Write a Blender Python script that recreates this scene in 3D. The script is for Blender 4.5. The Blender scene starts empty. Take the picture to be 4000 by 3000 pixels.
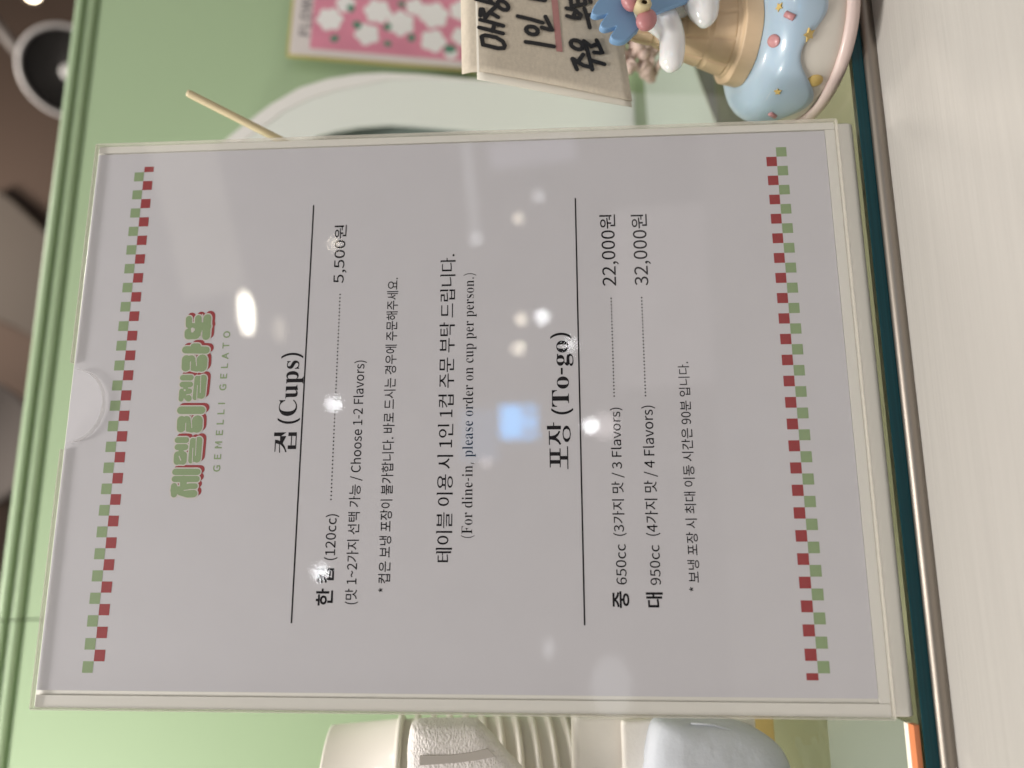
import bpy, bmesh, math, random
from mathutils import Vector, Matrix

# ------------------------------------------------------------------ camera, light, exposure
sc = bpy.context.scene
COL = bpy.context.collection
CAM_ROT = [[0.981902, 0.003312, -0.189362], [-0.188751, 0.099202, -0.977002], [0.015549, 0.995062, 0.098031]]
CAM_POS = [0.053812, -0.24438, 0.161219]
TH = math.radians(9.0)                      # the menu holder leans back by this much
CT, ST = math.cos(TH), math.sin(TH)
Z0 = 0.0265 * CT + .0034 * ST + .003                              # height of the sheet's origin over the glass
R = Matrix(CAM_ROT)
CP = Vector(CAM_POS)
F_PX = 2758.2
cd = bpy.data.cameras.new("camera")
cd.sensor_fit = 'HORIZONTAL'; cd.sensor_width = 36.0
cd.lens = F_PX / 4000 * 36
cd.clip_start = 0.01; cd.clip_end = 60
cam = bpy.data.objects.new("camera", cd); COL.objects.link(cam)
# the phone was held upright: the picture's right is the world's down
cx = -(R @ Vector((0, 1, 0))); cy = R @ Vector((1, 0, 0)); cz = R @ Vector((0, 0, 1))
cam.matrix_world = Matrix(((cx.x, cy.x, cz.x, CP.x), (cx.y, cy.y, cz.y, CP.y), (cx.z, cy.z, cz.z, CP.z), (0, 0, 0, 1)))
cd.dof.use_dof = True; cd.dof.focus_distance = 0.268; cd.dof.aperture_fstop = 5.0
sc.camera = cam

sc.view_settings.view_transform = 'Standard'; sc.view_settings.look = 'None'
sc.view_settings.exposure = 0.0; sc.view_settings.gamma = 1.0
sc.view_settings.use_curve_mapping = False
sc.cycles.use_denoising = True
sc.cycles.max_bounces = 10; sc.cycles.transparent_max_bounces = 24
sc.cycles.caustics_reflective = False; sc.cycles.caustics_refractive = False
sc.cycles.sample_clamp_indirect = 4.0

w = bpy.data.worlds.new("World"); sc.world = w; w.use_nodes = True
wn = w.node_tree; bgn = wn.nodes['Background']                     # shop interior: bright ceiling, darker towards the floor
wt = wn.nodes.new('ShaderNodeTexCoord'); wx = wn.nodes.new('ShaderNodeSeparateXYZ'); wr = wn.nodes.new('ShaderNodeValToRGB')
wn.links.new(wt.outputs['Generated'], wx.inputs[0]); wn.links.new(wx.outputs['Z'], wr.inputs[0]); wn.links.new(wr.outputs[0], bgn.inputs['Color'])
cr = wr.color_ramp; cr.elements[0].position = 0.0; cr.elements[0].color = (.16, .14, .125, 1); cr.elements[1].position = 1.0; cr.elements[1].color = (.92, .88, .82, 1)
e = cr.elements.new(.45); e.color = (.15, .14, .13, 1)
e = cr.elements.new(.75); e.color = (.78, .74, .69, 1)
bgn.inputs['Strength'].default_value = 0.75

def area(name, loc, target, size, power, color, shape='DISK', size_y=None):
    l = bpy.data.lights.new(name, 'AREA'); l.shape = shape; l.size = size
    if size_y: l.size_y = size_y
    l.energy = power; l.color = color
    o = bpy.data.objects.new(name, l); COL.objects.link(o); o.location = loc
    o.rotation_euler = (Vector(target) - Vector(loc)).to_track_quat('-Z', 'Y').to_euler()
    return o
area("ceiling_light_behind", (0.60, 0.36, 1.30), (0.12, 0, 0.05), 0.16, 2.8, (1, .95, .88))
area("ceiling_light_front", (-0.22, -0.40, 1.7), (0.1, 0.05, 0.15), 0.35, 20.5, (1, .955, .91))
area("ceiling_light_side", (-0.42, 0.03, 0.62), (-0.02, 0.15, 0.16), 0.12, 2.4, (1, .97, .90))
area("room_fill_light", (1.0, 1.5, 2.5), (0.8, 2.4, 1.3), 0.5, 28.0, (1, .9, .8))  # added unseen fill, brightens the far wall and the fan
area("display_case_light", (0.1, 0.008, -0.013), (0.1, 0.13, -0.08), 1.8, 0.8, (1, .96, .80), 'RECTANGLE', 0.008)
HUE = dict(w=(1, .93, .78), c=(.95, .97, 1), y=(1, .9, .72), p=(1, .9, .9), b=(.8, .87, 1), s=(.10, .46, 1.0), l=(.85, .83, 1))
# the lamps and lit shop things the shiny holder mirrors
REFLECTED_LAMPS = [(0.8324, -2.0538, 1.6233, 0.1341, 0.0331, 0.2385, 0.1578, 0.0451, 16, 'w'), (0.6007, -2.7988, 1.6164, 0.0976, 0.0273, 0.2022, 0.05, 0.05, 11, 'c'), (-0.1649, -2.639, 1.5641, 0.0354, 0.0277, 0.2044, 0.0514, 0.0514, 9, 'c'), (0.5397, -3.4404, 0.4617, 0.088, 0.0121, 0.1061, 0.0543, 0.0543, 14, 'c'), (1.1106, -3.2968, 0.6908, 0.1303, 0.0149, 0.1235, 0.0592, 0.0592, 9, 'c'), (1.1025, -3.2783, 0.8026, 0.1297, 0.0161, 0.1316, 0.0494, 0.0494, 4.2, 'y'), (0.9521, -3.312, 0.823, 0.1182, 0.0163, 0.1325, 0.0494, 0.0494, 4.2, 'y'), (1.5983, -3.1135, 0.7782, 0.1709, 0.0162, 0.1323, 0.0444, 0.0444, 2.6, 'y'), (1.7003, -3.0905, 0.6674, 0.1801, 0.015, 0.1244, 0.0543, 0.0444, 1.6, 'c'), (0.3567, -3.3622, 1.0068, 0.0751, 0.0182, 0.1443, 0.0346, 0.0346, 1.6, 'p'), (1.7106, -3.1347, -0.2023, 0.1845, 0.0043, 0.0571, 0.0444, 0.0444, 1.9, 'b'), (1.24, -3.3077, -0.2203, 0.1428, 0.0043, 0.0568, 0.0395, 0.0395, 0.9, 'p'), (1.2344, -3.2946, -0.3939, 0.1435, 0.0022, 0.0433, 0.0494, 0.0395, 1.1, 'b'), (1.4986, -3.101, 1.0043, 0.1626, 0.0189, 0.149, 0.0494, 0.0494, 1.3, 'c'), (1.443, -2.8693, 1.694, 0.1622, 0.0278, 0.2053, 0.0444, 0.0444, 2.4, 'y'), (0.9672, -3.3546, 0.5479, 0.1193, 0.0132, 0.1128, 0.0494, 0.0494, 3.0, 'c'), (-0.4902, -2.9026, 0.612, 0.0096, 0.0147, 0.1226, 0.0856, 0.03, 0.8, 'c'), (-0.5342, -2.4229, 0.3071, -0.0033, 0.0114, 0.1014, 0.2175, 0.145, 0.32, 'c'), (0.4761, -2.953, 0.3501, 0.0881, 0.0113, 0.1012, 0.1113, 0.1284, 0.6, 'p'), (0.8838, -2.4571, 1.7207, 0.1274, 0.0309, 0.2249, 0.1113, 0.0514, 0.7, 'y'), (0.4164, -2.3059, 0.6442, 0.0898, 0.0167, 0.1354, 0.1258, 0.0804, 6.5, 's'), (0.4697, -2.3111, 0.5827, 0.0952, 0.0158, 0.1294, 0.021, 0.0384, 5, 's'), (0.4178, -2.3178, 0.5844, 0.09, 0.0158, 0.1294, 0.0454, 0.0384, 5.5, 's'), (0.3608, -2.3241, 0.586, 0.0842, 0.0158, 0.1295, 0.021, 0.0384, 4.5, 's'), (0.4159, -2.3231, 0.557, 0.0898, 0.0154, 0.1267, 0.1258, 0.0175, 5, 's'), (0.3682, -2.2843, 0.7609, 0.0851, 0.0186, 0.1471, 0.1922, 0.1398, 0.5, 's'), (1.4966, -2.5762, 0.8835, 0.1824, 0.0192, 0.1509, 0.4281, 0.0428, 0.9, 'c'), (1.4124, -2.1346, 0.5214, 0.1992, 0.0153, 0.1266, 0.0943, 0.3263, 0.7, 'l'), (1.0359, -2.8541, -0.0355, 0.1376, 0.0063, 0.0695, 0.8135, 0.6422, 0.4, 'p'), (1.3758, -2.1327, 1.9579, 0.1835, 0.037, 0.2636, 0.8135, 0.2569, 0.5, 'w')]
for (x, y, z, tx, ty, tz, sx, sy, rad, hue) in REFLECTED_LAMPS:
    rect = hue in 'sl' or sx > 0.3 or sy > 0.3
    ar = sx * sy * (1 if rect else math.pi / 4)
    area("shop_lamp", (x, y, z), (tx, ty, tz), sx, rad * math.pi * ar * (3.2 if hue == 's' else 2.6 if rect else 4.5 if rad > 8 else 10.0 if hue in 'pb' else 7.0), HUE[hue], 'RECTANGLE' if rect else 'ELLIPSE', sy)

# ------------------------------------------------------------------ helpers
def ray(px, py):
    return R @ Vector((1500 - py, 2000 - px, -F_PX))
def at(px, py, Y):                            # pixel of the photo -> point at depth Y (m)
    d = ray(px, py); return CP + d * ((Y - CP.y) / d.y)
def onz(px, py, Zh):
    d = ray(px, py); return CP + d * ((Zh - CP.z) / d.z)

def mat(name, col, rough=.5, metal=0., spec=.5, bump=None, noise=None, coat=0., trans=0., emit=None, sss=0.):
    m = bpy.data.materials.new(name); m.use_nodes = True
    nt = m.node_tree; p = nt.nodes['Principled BSDF']
    p.inputs['Base Color'].default_value = (*col, 1); p.inputs['Roughness'].default_value = rough
    p.inputs['Metallic'].default_value = metal; p.inputs['Specular IOR Level'].default_value = spec
    p.inputs['Coat Weight'].default_value = coat; p.inputs['Coat Roughness'].default_value = .05
    if sss:
        p.inputs['Subsurface Weight'].default_value = sss; p.inputs['Subsurface Scale'].default_value = .004
    if emit:
        p.inputs['Emission Color'].default_value = (*emit[0], 1); p.inputs['Emission Strength'].default_value = emit[1]
    if noise:                                  # (scale xyz, amount, detail)
        tc = nt.nodes.new('ShaderNodeTexCoord'); mp = nt.nodes.new('ShaderNodeMapping'); mp.inputs['Scale'].default_value = noise[0]
        nz = nt.nodes.new('ShaderNodeTexNoise'); nz.inputs['Scale'].default_value = 1; nz.inputs['Detail'].default_value = noise[2]
        mx = nt.nodes.new('ShaderNodeMix'); mx.data_type = 'RGBA'
        a = noise[1]
        mx.inputs['A'].default_value = (*[c * (1 - a) for c in col], 1); mx.inputs['B'].default_value = (*[min(1, c * (1 + a)) for c in col], 1)
        nt.links.new(tc.outputs['Object'], mp.inputs['Vector']); nt.links.new(mp.outputs['Vector'], nz.inputs['Vector'])
        nt.links.new(nz.outputs['Fac'], mx.inputs['Factor']); nt.links.new(mx.outputs['Result'], p.inputs['Base Color'])
    if bump:                                   # (scale xyz, strength, distance, detail)
        tc = nt.nodes.new('ShaderNodeTexCoord'); mp = nt.nodes.new('ShaderNodeMapping'); mp.inputs['Scale'].default_value = bump[0]
        nz = nt.nodes.new('ShaderNodeTexNoise'); nz.inputs['Scale'].default_value = 1; nz.inputs['Detail'].default_value = bump[3]
        b = nt.nodes.new('ShaderNodeBump'); b.inputs['Strength'].default_value = bump[1]; b.inputs['Distance'].default_value = bump[2]
        nt.links.new(tc.outputs['Object'], mp.inputs['Vector']); nt.links.new(mp.outputs['Vector'], nz.inputs['Vector'])
        nt.links.new(nz.outputs['Fac'], b.inputs['Height']); nt.links.new(b.outputs['Normal'], p.inputs['Normal'])
    return m

def clear(name, tint, rough=.01, haze=.0, hazecol=(.8, .8, .8), ior=1.49):   # clear sheet: lets light through, mirrors by angle
    m = bpy.data.materials.new(name); m.use_nodes = True; nt = m.node_tree; nt.nodes.clear()
    o = nt.nodes.new('ShaderNodeOutputMaterial'); t = nt.nodes.new('ShaderNodeBsdfTransparent'); t.inputs[0].default_value = (*tint, 1)
    g = nt.nodes.new('ShaderNodeBsdfGlossy'); g.inputs['Roughness'].default_value = rough
    fr = nt.nodes.new('ShaderNodeFresnel'); fr.inputs['IOR'].default_value = ior
    mx = nt.nodes.new('ShaderNodeMixShader')
    src = t
    if haze:
        d = nt.nodes.new('ShaderNodeBsdfDiffuse'); d.inputs[0].default_value = (*hazecol, 1)
        m2 = nt.nodes.new('ShaderNodeMixShader'); m2.inputs[0].default_value = haze
        nt.links.new(t.outputs[0], m2.inputs[1]); nt.links.new(d.outputs[0], m2.inputs[2]); src = m2
    # the same facing-side reflection on entry and exit
    geo = nt.nodes.new('ShaderNodeNewGeometry'); inv = nt.nodes.new('ShaderNodeMath'); inv.operation = 'SUBTRACT'; inv.inputs[0].default_value = 1
    mul = nt.nodes.new('ShaderNodeMath'); mul.operation = 'MULTIPLY'
    nt.links.new(geo.outputs['Backfacing'], inv.inputs[1]); nt.links.new(inv.outputs[0], mul.inputs[0]); nt.links.new(fr.outputs[0], mul.inputs[1])
    nt.links.new(mul.outputs[0], mx.inputs[0])
    nt.links.new(src.outputs[0], mx.inputs[1]); nt.links.new(g.outputs[0], mx.inputs[2]); nt.links.new(mx.outputs[0], o.inputs[0])
    return m

def empty(name, loc=(0, 0, 0), rot=(0, 0, 0), label=None, cat=None, group=None, kind=None):
    o = bpy.data.objects.new(name, None); COL.objects.link(o); o.location = loc; o.rotation_euler = rot
    o.empty_display_size = .01
    return tag(o, label, cat, group, kind)
def tag(o, label=None, cat=None, group=None, kind=None):
    if label: o['label'] = label
    if cat: o['category'] = cat
    if group: o['group'] = group
    if kind: o['kind'] = kind
    return o
def link(name, me, m, parent=None):
    o = bpy.data.objects.new(name, me); COL.objects.link(o)
    if m: me.materials.append(m)
    if parent: o.parent = parent
    return o
def obj(name, bm, m, parent=None, smooth=False, bevel=0., seg=2):
    bmesh.ops.recalc_face_normals(bm, faces=bm.faces)
    me = bpy.data.meshes.new(name); bm.to_mesh(me); bm.free()
    if smooth:
        for p in me.polygons: p.use_smooth = True
    o = link(name, me, m, parent)
    if bevel:
        b = o.modifiers.new('bevel', 'BEVEL'); b.width = bevel; b.segments = seg; b.limit_method = 'ANGLE'; b.angle_limit = math.radians(40); b.harden_normals = False
    return o
def box(bm, x0, x1, y0, y1, z0, z1):
    v = [bm.verts.new((x, y, z)) for x in (x0, x1) for y in (y0, y1) for z in (z0, z1)]
    for f in ((0, 1, 3, 2), (4, 6, 7, 5), (0, 4, 5, 1), (2, 3, 7, 6), (0, 2, 6, 4), (1, 5, 7, 3)): bm.faces.new([v[i] for i in f])
def prism(bm, pts, off):                      # closed outline of Vectors pushed along a vector
    a = [bm.verts.new(p) for p in pts]; b = [bm.verts.new(Vector(p) + off) for p in pts]
    bm.faces.new(a); bm.faces.new(b[::-1]); n = len(a)
    for i in range(n): bm.faces.new((a[i], b[i], b[(i + 1) % n], a[(i + 1) % n]))
def lathe(bm, prof, seg=64, fn=None, cap0=False, cap1=False):
    rings = []
    for k, (r, z) in enumerate(prof):
        ring = []
        for i in range(seg):
            a = 2 * math.pi * i / seg; rr, zz = fn(k, a, r, z) if fn else (r, z)
            ring.append(bm.verts.new((rr * math.cos(a), rr * math.sin(a), zz)))
        rings.append(ring)
    for a, b in zip(rings, rings[1:]):
        for i in range(seg): bm.faces.new((a[i], a[(i + 1) % seg], b[(i + 1) % seg], b[i]))
    if cap0: bm.faces.new(rings[0][::-1])
    if cap1: bm.faces.new(rings[-1])
def tube(bm, pts, rads, seg=16):
    pts = [Vector(p) for p in pts]
    if not hasattr(rads, '__len__'): rads = [rads] * len(pts)
    rings = []; up = Vector((.31, .2, .93))
    for i, p in enumerate(pts):
        d = (pts[min(i + 1, len(pts) - 1)] - pts[max(i - 1, 0)]).normalized()
        s = d.cross(up).normalized(); t = d.cross(s)
        rings.append([bm.verts.new(p + (s * math.cos(2 * math.pi * k / seg) + t * math.sin(2 * math.pi * k / seg)) * rads[i]) for k in range(seg)])
    for a, b in zip(rings, rings[1:]):
        for i in range(seg): bm.faces.new((a[i], a[(i + 1) % seg], b[(i + 1) % seg], b[i]))
    bm.faces.new(rings[0][::-1]); bm.faces.new(rings[-1])
def ellipsoid(bm, c, r, rot=None, u=24, v=14):
    M = Matrix.Translation(Vector(c)) @ (rot.to_4x4() if rot else Matrix.Identity(4)) @ Matrix.Diagonal((*r, 1))
    bmesh.ops.create_uvsphere(bm, u_segments=u, v_segments=v, radius=1, matrix=M)
def strokes_flat(bm, paths, base=0., step=2e-7, zdir=Vector((0, 0, 1)), to3=None, n=14):
    """round-ended ink strokes lying on a sheet; paths = [(points2d, radius)]"""
    k = 0
    for pts, r in paths:
        pts = [Vector(p) for p in pts]
        for p in pts:
            k += 1; z = base + step * k
            bm.faces.new([bm.verts.new(to3(p.x + r * math.cos(2 * math.pi * i / n), p.y + r * math.sin(2 * math.pi * i / n), z)) for i in range(n)])
        for a, b in zip(pts, pts[1:]):
            d = b - a
            if d.length < 1e-9: continue
            k += 1; z = base + step * k; q = Vector((-d.y, d.x)).normalized() * r
            bm.faces.new([bm.verts.new(to3(v.x, v.y, z)) for v in (a - q, b - q, b + q, a + q)])
    return base + step * k

def smooth_loop(P_, n):
    out_ = []
    for i in range(len(P_)):
        p0, p1, p2, p3 = P_[i - 1], P_[i], P_[(i + 1) % len(P_)], P_[(i + 2) % len(P_)]
        for j in range(n):
            t = j / n
            out_.append(.5 * ((2 * p1) + (p2 - p0) * t + (2 * p0 - 5 * p1 + 4 * p2 - p3) * t * t + (3 * p1 - p0 - 3 * p2 + p3) * t ** 3))
    return out_

# ------------------------------------------------------------------ lettering outlines (units of 1/1000 em)
GLYPHS = {
's ':'224|',
's(':'338|239,-196 295,-171 224,-21 182,142 168,311 182,480 224,642 295,793 239,819 160,664 110,497 92,311 110,125 160,-42',
's)':'338|99,-196 178,-42 229,125 246,311 229,497 178,664 99,819 42,793 114,642 157,480 171,311 157,142 114,-21 42,-171',
's*':'468|154,472 234,567 312,472 356,503 292,608 402,654 385,705 270,677 260,797 206,797 196,676 82,705 65,654 173,608 110,503',
's,':'278|75,-190 153,-140 203,-70 221,19 212,77 186,113 144,126 96,109 75,62 95,15 142,-2 153,-1 141,-57 106,-102 53,-136',
's-':'347|46,245 302,245 302,315 46,315',
's.':'278|139,-13 186,6 205,56 186,107 139,126 92,107 73,56 92,6',
's/':'393|11,-179 78,-179 378,795 311,795',
's0':'556|278,-13 356,2 419,48 466,124 496,231 507,370 496,506 466,612 419,687 356,732 278,747 201,732 137,687 90,612 60,506 50,370 60,231 90,124 137,48 201,2;278,61 205,93 156,194 138,370 156,544 205,643 278,675 352,643 401,544 419,370 401,194 352,93',
's1':'556|88,0 491,0 491,76 343,76 343,734 273,734 207,704 121,682 121,624 252,624 252,76 88,76',
's2':'556|44,0 506,0 506,79 302,79 182,72 334,231 434,383 471,532 444,645 370,720 256,747 172,734 102,697 40,640 93,588 162,649 245,673 321,654 366,603 381,528 344,394 234,238 44,54',
's3':'556|263,-13 383,12 468,84 500,196 479,285 423,347 344,383 344,388 413,425 458,484 475,564 447,663 371,725 260,747 147,722 56,660 105,602 175,653 257,673 324,658 366,618 382,557 363,485 299,435 178,417 178,346 313,328 385,277 407,199 387,127 335,80 257,63 183,75 124,106 76,147 29,88 86,38 163,1',
's4':'556|340,0 427,0 427,202 525,202 525,275 427,275 427,734 325,734 20,262 20,202 340,202;340,275 115,275 282,526 341,634 345,634 340,501',
's5':'556|262,-13 379,17 468,102 503,238 472,371 393,448 281,473 222,465 171,444 190,656 467,656 467,734 110,734 86,392 135,361 194,393 257,404 338,384 391,326 410,236 388,144 333,84 253,63 178,75 119,104 73,144 27,84 85,37 161,1',
's6':'556|301,-13 407,17 483,100 513,225 487,354 417,430 308,456 221,432 142,368 154,486 181,573 222,630 273,662 331,672 396,657 448,616 500,672 427,726 327,747 245,733 171,690 111,614 71,502 56,350 68,220 102,118 154,45 222,2;144,294 220,367 293,388 367,368 411,311 426,225 409,138 365,80 301,59 222,86 169,166',
's9':'556|235,-13 316,1 388,46 447,125 487,242 502,399 490,524 455,622 402,692 334,733 254,747 149,717 73,634 44,509 69,382 140,304 246,278 337,303 416,368 386,188 320,91 232,63 164,78 108,119 58,62 132,8;415,445 338,369 261,346 189,367 145,423 130,509 147,597 191,655 255,676 336,650 390,572',
'sA':'609|4,0 97,0 168,224 437,224 507,0 605,0 355,734 252,734;191,297 227,411 300,659 304,659 379,411 414,297',
'sC':'639|378,-13 465,-1 540,35 603,92 552,151 475,90 382,68 260,105 181,209 153,370 182,528 263,630 385,666 469,647 535,597 585,657 534,701 466,734 384,747 278,730 189,681 119,603 74,497 58,367 74,236 118,130 186,52 274,4',
'sE':'590|101,0 535,0 535,79 193,79 193,346 472,346 472,426 193,426 193,656 524,656 524,734 101,734',
'sF':'553|101,0 193,0 193,329 474,329 474,408 193,408 193,656 524,656 524,734 101,734',
'sG':'690|390,-13 481,-2 558,28 616,72 616,381 375,381 375,303 531,303 531,111 473,79 399,68 313,82 244,121 194,183 164,267 153,370 164,471 197,553 248,614 315,653 398,666 490,646 556,597 606,657 555,700 485,733 395,747 285,730 192,681 121,603 74,497 58,367 74,236 119,130 189,52 281,4',
'sI':'293|101,0 193,0 193,734 101,734',
'sL':'544|101,0 515,0 515,79 193,79 193,734 101,734',
'sM':'813|101,0 184,0 184,407 172,623 176,623 235,456 375,74 437,74 575,456 634,623 638,623 626,407 626,0 712,0 712,734 601,734 461,341 410,188 406,188 352,341 212,734 101,734',
'sO':'743|372,-13 475,4 561,54 628,133 670,239 685,370 670,499 628,604 561,682 475,730 372,747 268,730 182,682 115,604 73,499 58,370 73,239 115,133 182,54 268,4;372,68 256,106 180,210 153,370 180,528 256,630 372,666 487,630 563,528 590,370 563,210 487,106',
'sR':'636|193,386 193,659 316,659 414,647 474,605 495,529 474,449 414,401 316,386;504,0 608,0 422,321 508,360 566,429 587,529 574,609 540,667 485,706 414,727 330,734 101,734 101,0 193,0 193,311 325,311',
'sT':'600|253,0 346,0 346,656 569,656 569,734 31,734 31,656 253,656',
'sW':'879|181,0 291,0 401,443 438,610 442,610 478,443 589,0 701,0 852,734 764,734 685,334 645,96 639,96 587,334 485,734 400,734 298,334 246,96 242,96 198,334 121,734 26,734',
'sa':'564|217,-13 313,10 398,65 401,65 409,0 484,0 484,334 464,452 403,530 295,558 174,534 82,487 117,424 191,464 280,482 349,462 383,411 393,344 203,306 94,241 59,141 80,58 136,5;243,61 194,70 160,97 147,147 170,209 247,254 393,283 393,132 318,79',
'sc':'511|306,-13 401,5 483,55 443,117 385,79 314,63 226,89 168,162 146,271 169,381 229,454 317,481 376,468 426,434 472,494 405,539 313,558 232,545 161,509 104,450 66,371 52,271 65,173 100,93 155,35 225,-1',
'se':'555|312,-13 411,3 491,42 459,103 395,71 322,60 231,84 169,149 142,250 509,250 513,302 487,438 414,526 295,558 222,545 156,508 102,449 65,369 52,271 65,173 102,94 158,35 230,-1;141,315 169,407 225,465 297,485 370,465 416,408 433,315',
'sh':'608|92,0 184,0 184,395 258,457 332,478 391,463 425,416 436,332 436,0 527,0 527,344 509,461 454,533 361,558 261,531 180,467 184,579 184,797 92,797',
'sl':'284|188,-13 241,-5 228,65 209,63 192,72 184,102 184,797 92,797 92,108 102,42 133,1',
'so':'607|303,-13 381,-1 449,35 505,93 541,173 555,271 541,371 505,450 449,509 381,545 303,558 226,545 157,509 102,450 65,371 52,271 65,173 102,93 157,35 226,-1;303,63 221,89 166,162 146,271 166,381 221,454 303,481 386,454 442,381 462,271 442,162 386,89',
'sr':'389|92,0 184,0 184,349 226,423 273,463 320,476 374,467 391,546 332,558 274,544 222,505 178,445 176,445 167,544 92,544',
'ss':'469|234,-13 342,9 409,67 432,148 406,230 344,280 266,313 209,337 166,366 149,408 160,447 193,476 250,487 316,473 374,439 418,496 343,540 249,558 148,537 84,482 62,404 86,328 145,279 220,246 279,222 326,190 344,143 333,100 297,70 237,58 150,76 76,123 32,62 123,8',
'sv':'522|209,0 316,0 509,544 419,544 315,234 265,74 260,74 210,234 108,544 13,544',
's~':'556|377,287 449,311 516,388 465,425 424,373 379,356 319,381 257,427 180,452 108,427 41,350 92,314 132,367 177,383 238,358 300,312',
's가':'921|663,828 663,-77 746,-77 746,392 890,392 890,461 746,461 746,828;97,731 97,662 430,662 405,538 356,425 281,324 181,235 55,158 101,94 257,192 373,307 452,438 498,580 513,731',
's간':'921|669,828 669,166 753,166 753,484 886,484 886,554 753,554 753,828;88,758 88,689 420,689 365,542 238,423 51,336 86,269 230,329 348,409 436,508 491,625 510,758;188,233 188,-58 792,-58 792,10 271,10 271,233',
's경':'921|501,275 341,254 237,194 200,101 237,7 341,-53 501,-74 659,-53 763,7 800,101 763,194 659,254;501,209 616,196 691,159 718,101 691,43 616,6 501,-7 385,6 309,43 282,101 309,159 385,196;108,760 108,692 427,692 373,548 249,433 62,351 96,285 270,358 402,462 486,594 712,594 712,473 476,473 476,405 712,405 712,285 795,285 795,827 712,827 712,661 507,661 517,760',
's냉':'921|516,265 355,245 250,186 213,94 250,3 355,-56 516,-76 676,-56 781,3 818,94 781,186 676,245;516,199 633,187 708,151 735,94 708,38 633,3 516,-10 399,3 322,38 295,94 322,151 399,187;531,810 531,312 609,312 609,523 734,523 734,279 813,279 813,827 734,827 734,592 609,592 609,810;94,431 94,362 152,362 310,367 478,390 469,459 318,437 177,431 177,755 94,755',
's는':'921|49,367 49,299 870,299 870,367;160,795 160,489 776,489 776,556 242,556 242,795;154,208 154,-56 781,-56 781,12 237,12 237,208',
's능':'921|50,404 50,335 869,335 869,404;459,255 292,236 186,180 148,90 186,1 292,-55 459,-74 625,-55 731,1 768,90 731,180 625,236;459,189 580,178 658,144 685,90 658,37 580,3 459,-9 337,3 259,37 232,90 259,144 337,178;161,810 161,509 775,509 775,577 243,577 243,810',
's니':'921|709,828 709,-78 791,-78 791,828;107,227 107,155 181,155 398,165 626,199 615,269 397,237 189,227 189,739 107,739',
's다':'921|663,828 663,-79 746,-79 746,402 894,402 894,471 746,471 746,828;89,740 89,147 160,147 386,153 589,177 579,248 386,224 171,217 171,672 509,672 509,740',
's대':'921|534,808 534,-31 611,-31 611,397 739,397 739,-78 818,-78 818,828 739,828 739,465 611,465 611,808;82,718 82,145 141,145 319,150 477,172 469,241 325,221 165,215 165,650 419,650 419,718',
's동':'921|459,249 292,230 186,175 148,86 186,-2 292,-58 459,-77 625,-58 731,-2 768,86 731,175 625,230;459,184 580,173 658,139 685,86 658,33 580,-1 459,-12 337,-1 259,33 232,86 259,139 337,173;153,786 153,486 419,486 419,382 50,382 50,314 869,314 869,382 500,382 500,486 773,486 773,553 235,553 235,720 767,720 767,786',
's드':'921|50,114 50,45 871,45 871,114;154,744 154,325 776,325 776,394 236,394 236,676 767,676 767,744',
's로':'921|152,340 152,272 418,272 418,103 50,103 50,34 871,34 871,103 500,103 500,272 790,272 790,340 234,340 234,487 769,487 769,761 150,761 150,693 687,693 687,553 152,553',
's립':'921|709,827 709,329 792,329 792,827;207,284 207,-66 792,-66 792,284 710,284 710,178 289,178 289,284;289,112 710,112 710,2 289,2;95,784 95,716 425,716 425,603 97,603 97,348 170,348 397,354 610,378 600,446 395,423 178,418 178,538 506,538 506,784',
's맛':'921|87,759 87,356 495,356 495,759;413,692 413,424 168,424 168,692;670,828 670,226 753,226 753,512 886,512 886,581 753,581 753,828;438,269 438,242 395,126 286,40 136,-8 169,-74 297,-35 405,31 480,122 554,31 661,-35 789,-74 822,-8 672,40 562,126 520,242 520,269',
's문':'921|155,785 155,468 763,468 763,785;682,719 682,534 236,534 236,719;49,366 49,297 425,297 425,114 507,114 507,297 870,297 870,366;153,201 153,-58 779,-58 779,10 236,10 236,201',
's바':'921|86,751 86,139 508,139 508,751 426,751 426,513 168,513 168,751;168,447 426,447 426,208 168,208;663,828 663,-78 746,-78 746,401 894,401 894,472 746,472 746,828',
's보':'921|229,535 690,535 690,369 229,369;146,764 146,300 418,300 418,106 50,106 50,37 871,37 871,106 500,106 500,300 772,300 772,764 690,764 690,603 229,603 229,764',
's부':'921|153,791 153,400 766,400 766,791 683,791 683,667 235,667 235,791;235,600 683,600 683,468 235,468;49,291 49,224 417,224 417,-78 499,-78 499,224 870,224 870,291',
's분':'921|158,799 158,437 761,437 761,799 679,799 679,684 240,684 240,799;240,620 679,620 679,504 240,504;49,349 49,282 425,282 425,107 507,107 507,282 870,282 870,349;153,188 153,-58 779,-58 779,10 235,10 235,188',
's불':'921|158,814 158,515 761,515 761,814 679,814 679,729 240,729 240,814;240,666 679,666 679,580 240,580;151,-3 151,-68 790,-68 790,-3 232,-3 232,84 763,84 763,286 500,286 500,374 868,374 868,442 50,442 50,374 417,374 417,286 149,286 149,223 682,223 682,144 151,144',
's블':'921|158,812 158,513 761,513 761,812 679,812 679,727 240,727 240,812;240,664 679,664 679,578 240,578;50,437 50,371 868,371 868,437;151,-3 151,-68 790,-68 790,-3 232,-3 232,86 763,86 763,288 149,288 149,225 682,225 682,146 151,146',
's선':'921|712,827 712,615 515,615 515,546 712,546 712,150 795,150 795,827;277,773 277,662 249,529 170,419 51,345 95,279 192,335 268,416 319,516 371,425 444,352 535,300 580,366 464,435 387,537 360,659 360,773;213,225 213,-58 816,-58 816,10 296,10 296,225',
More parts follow.
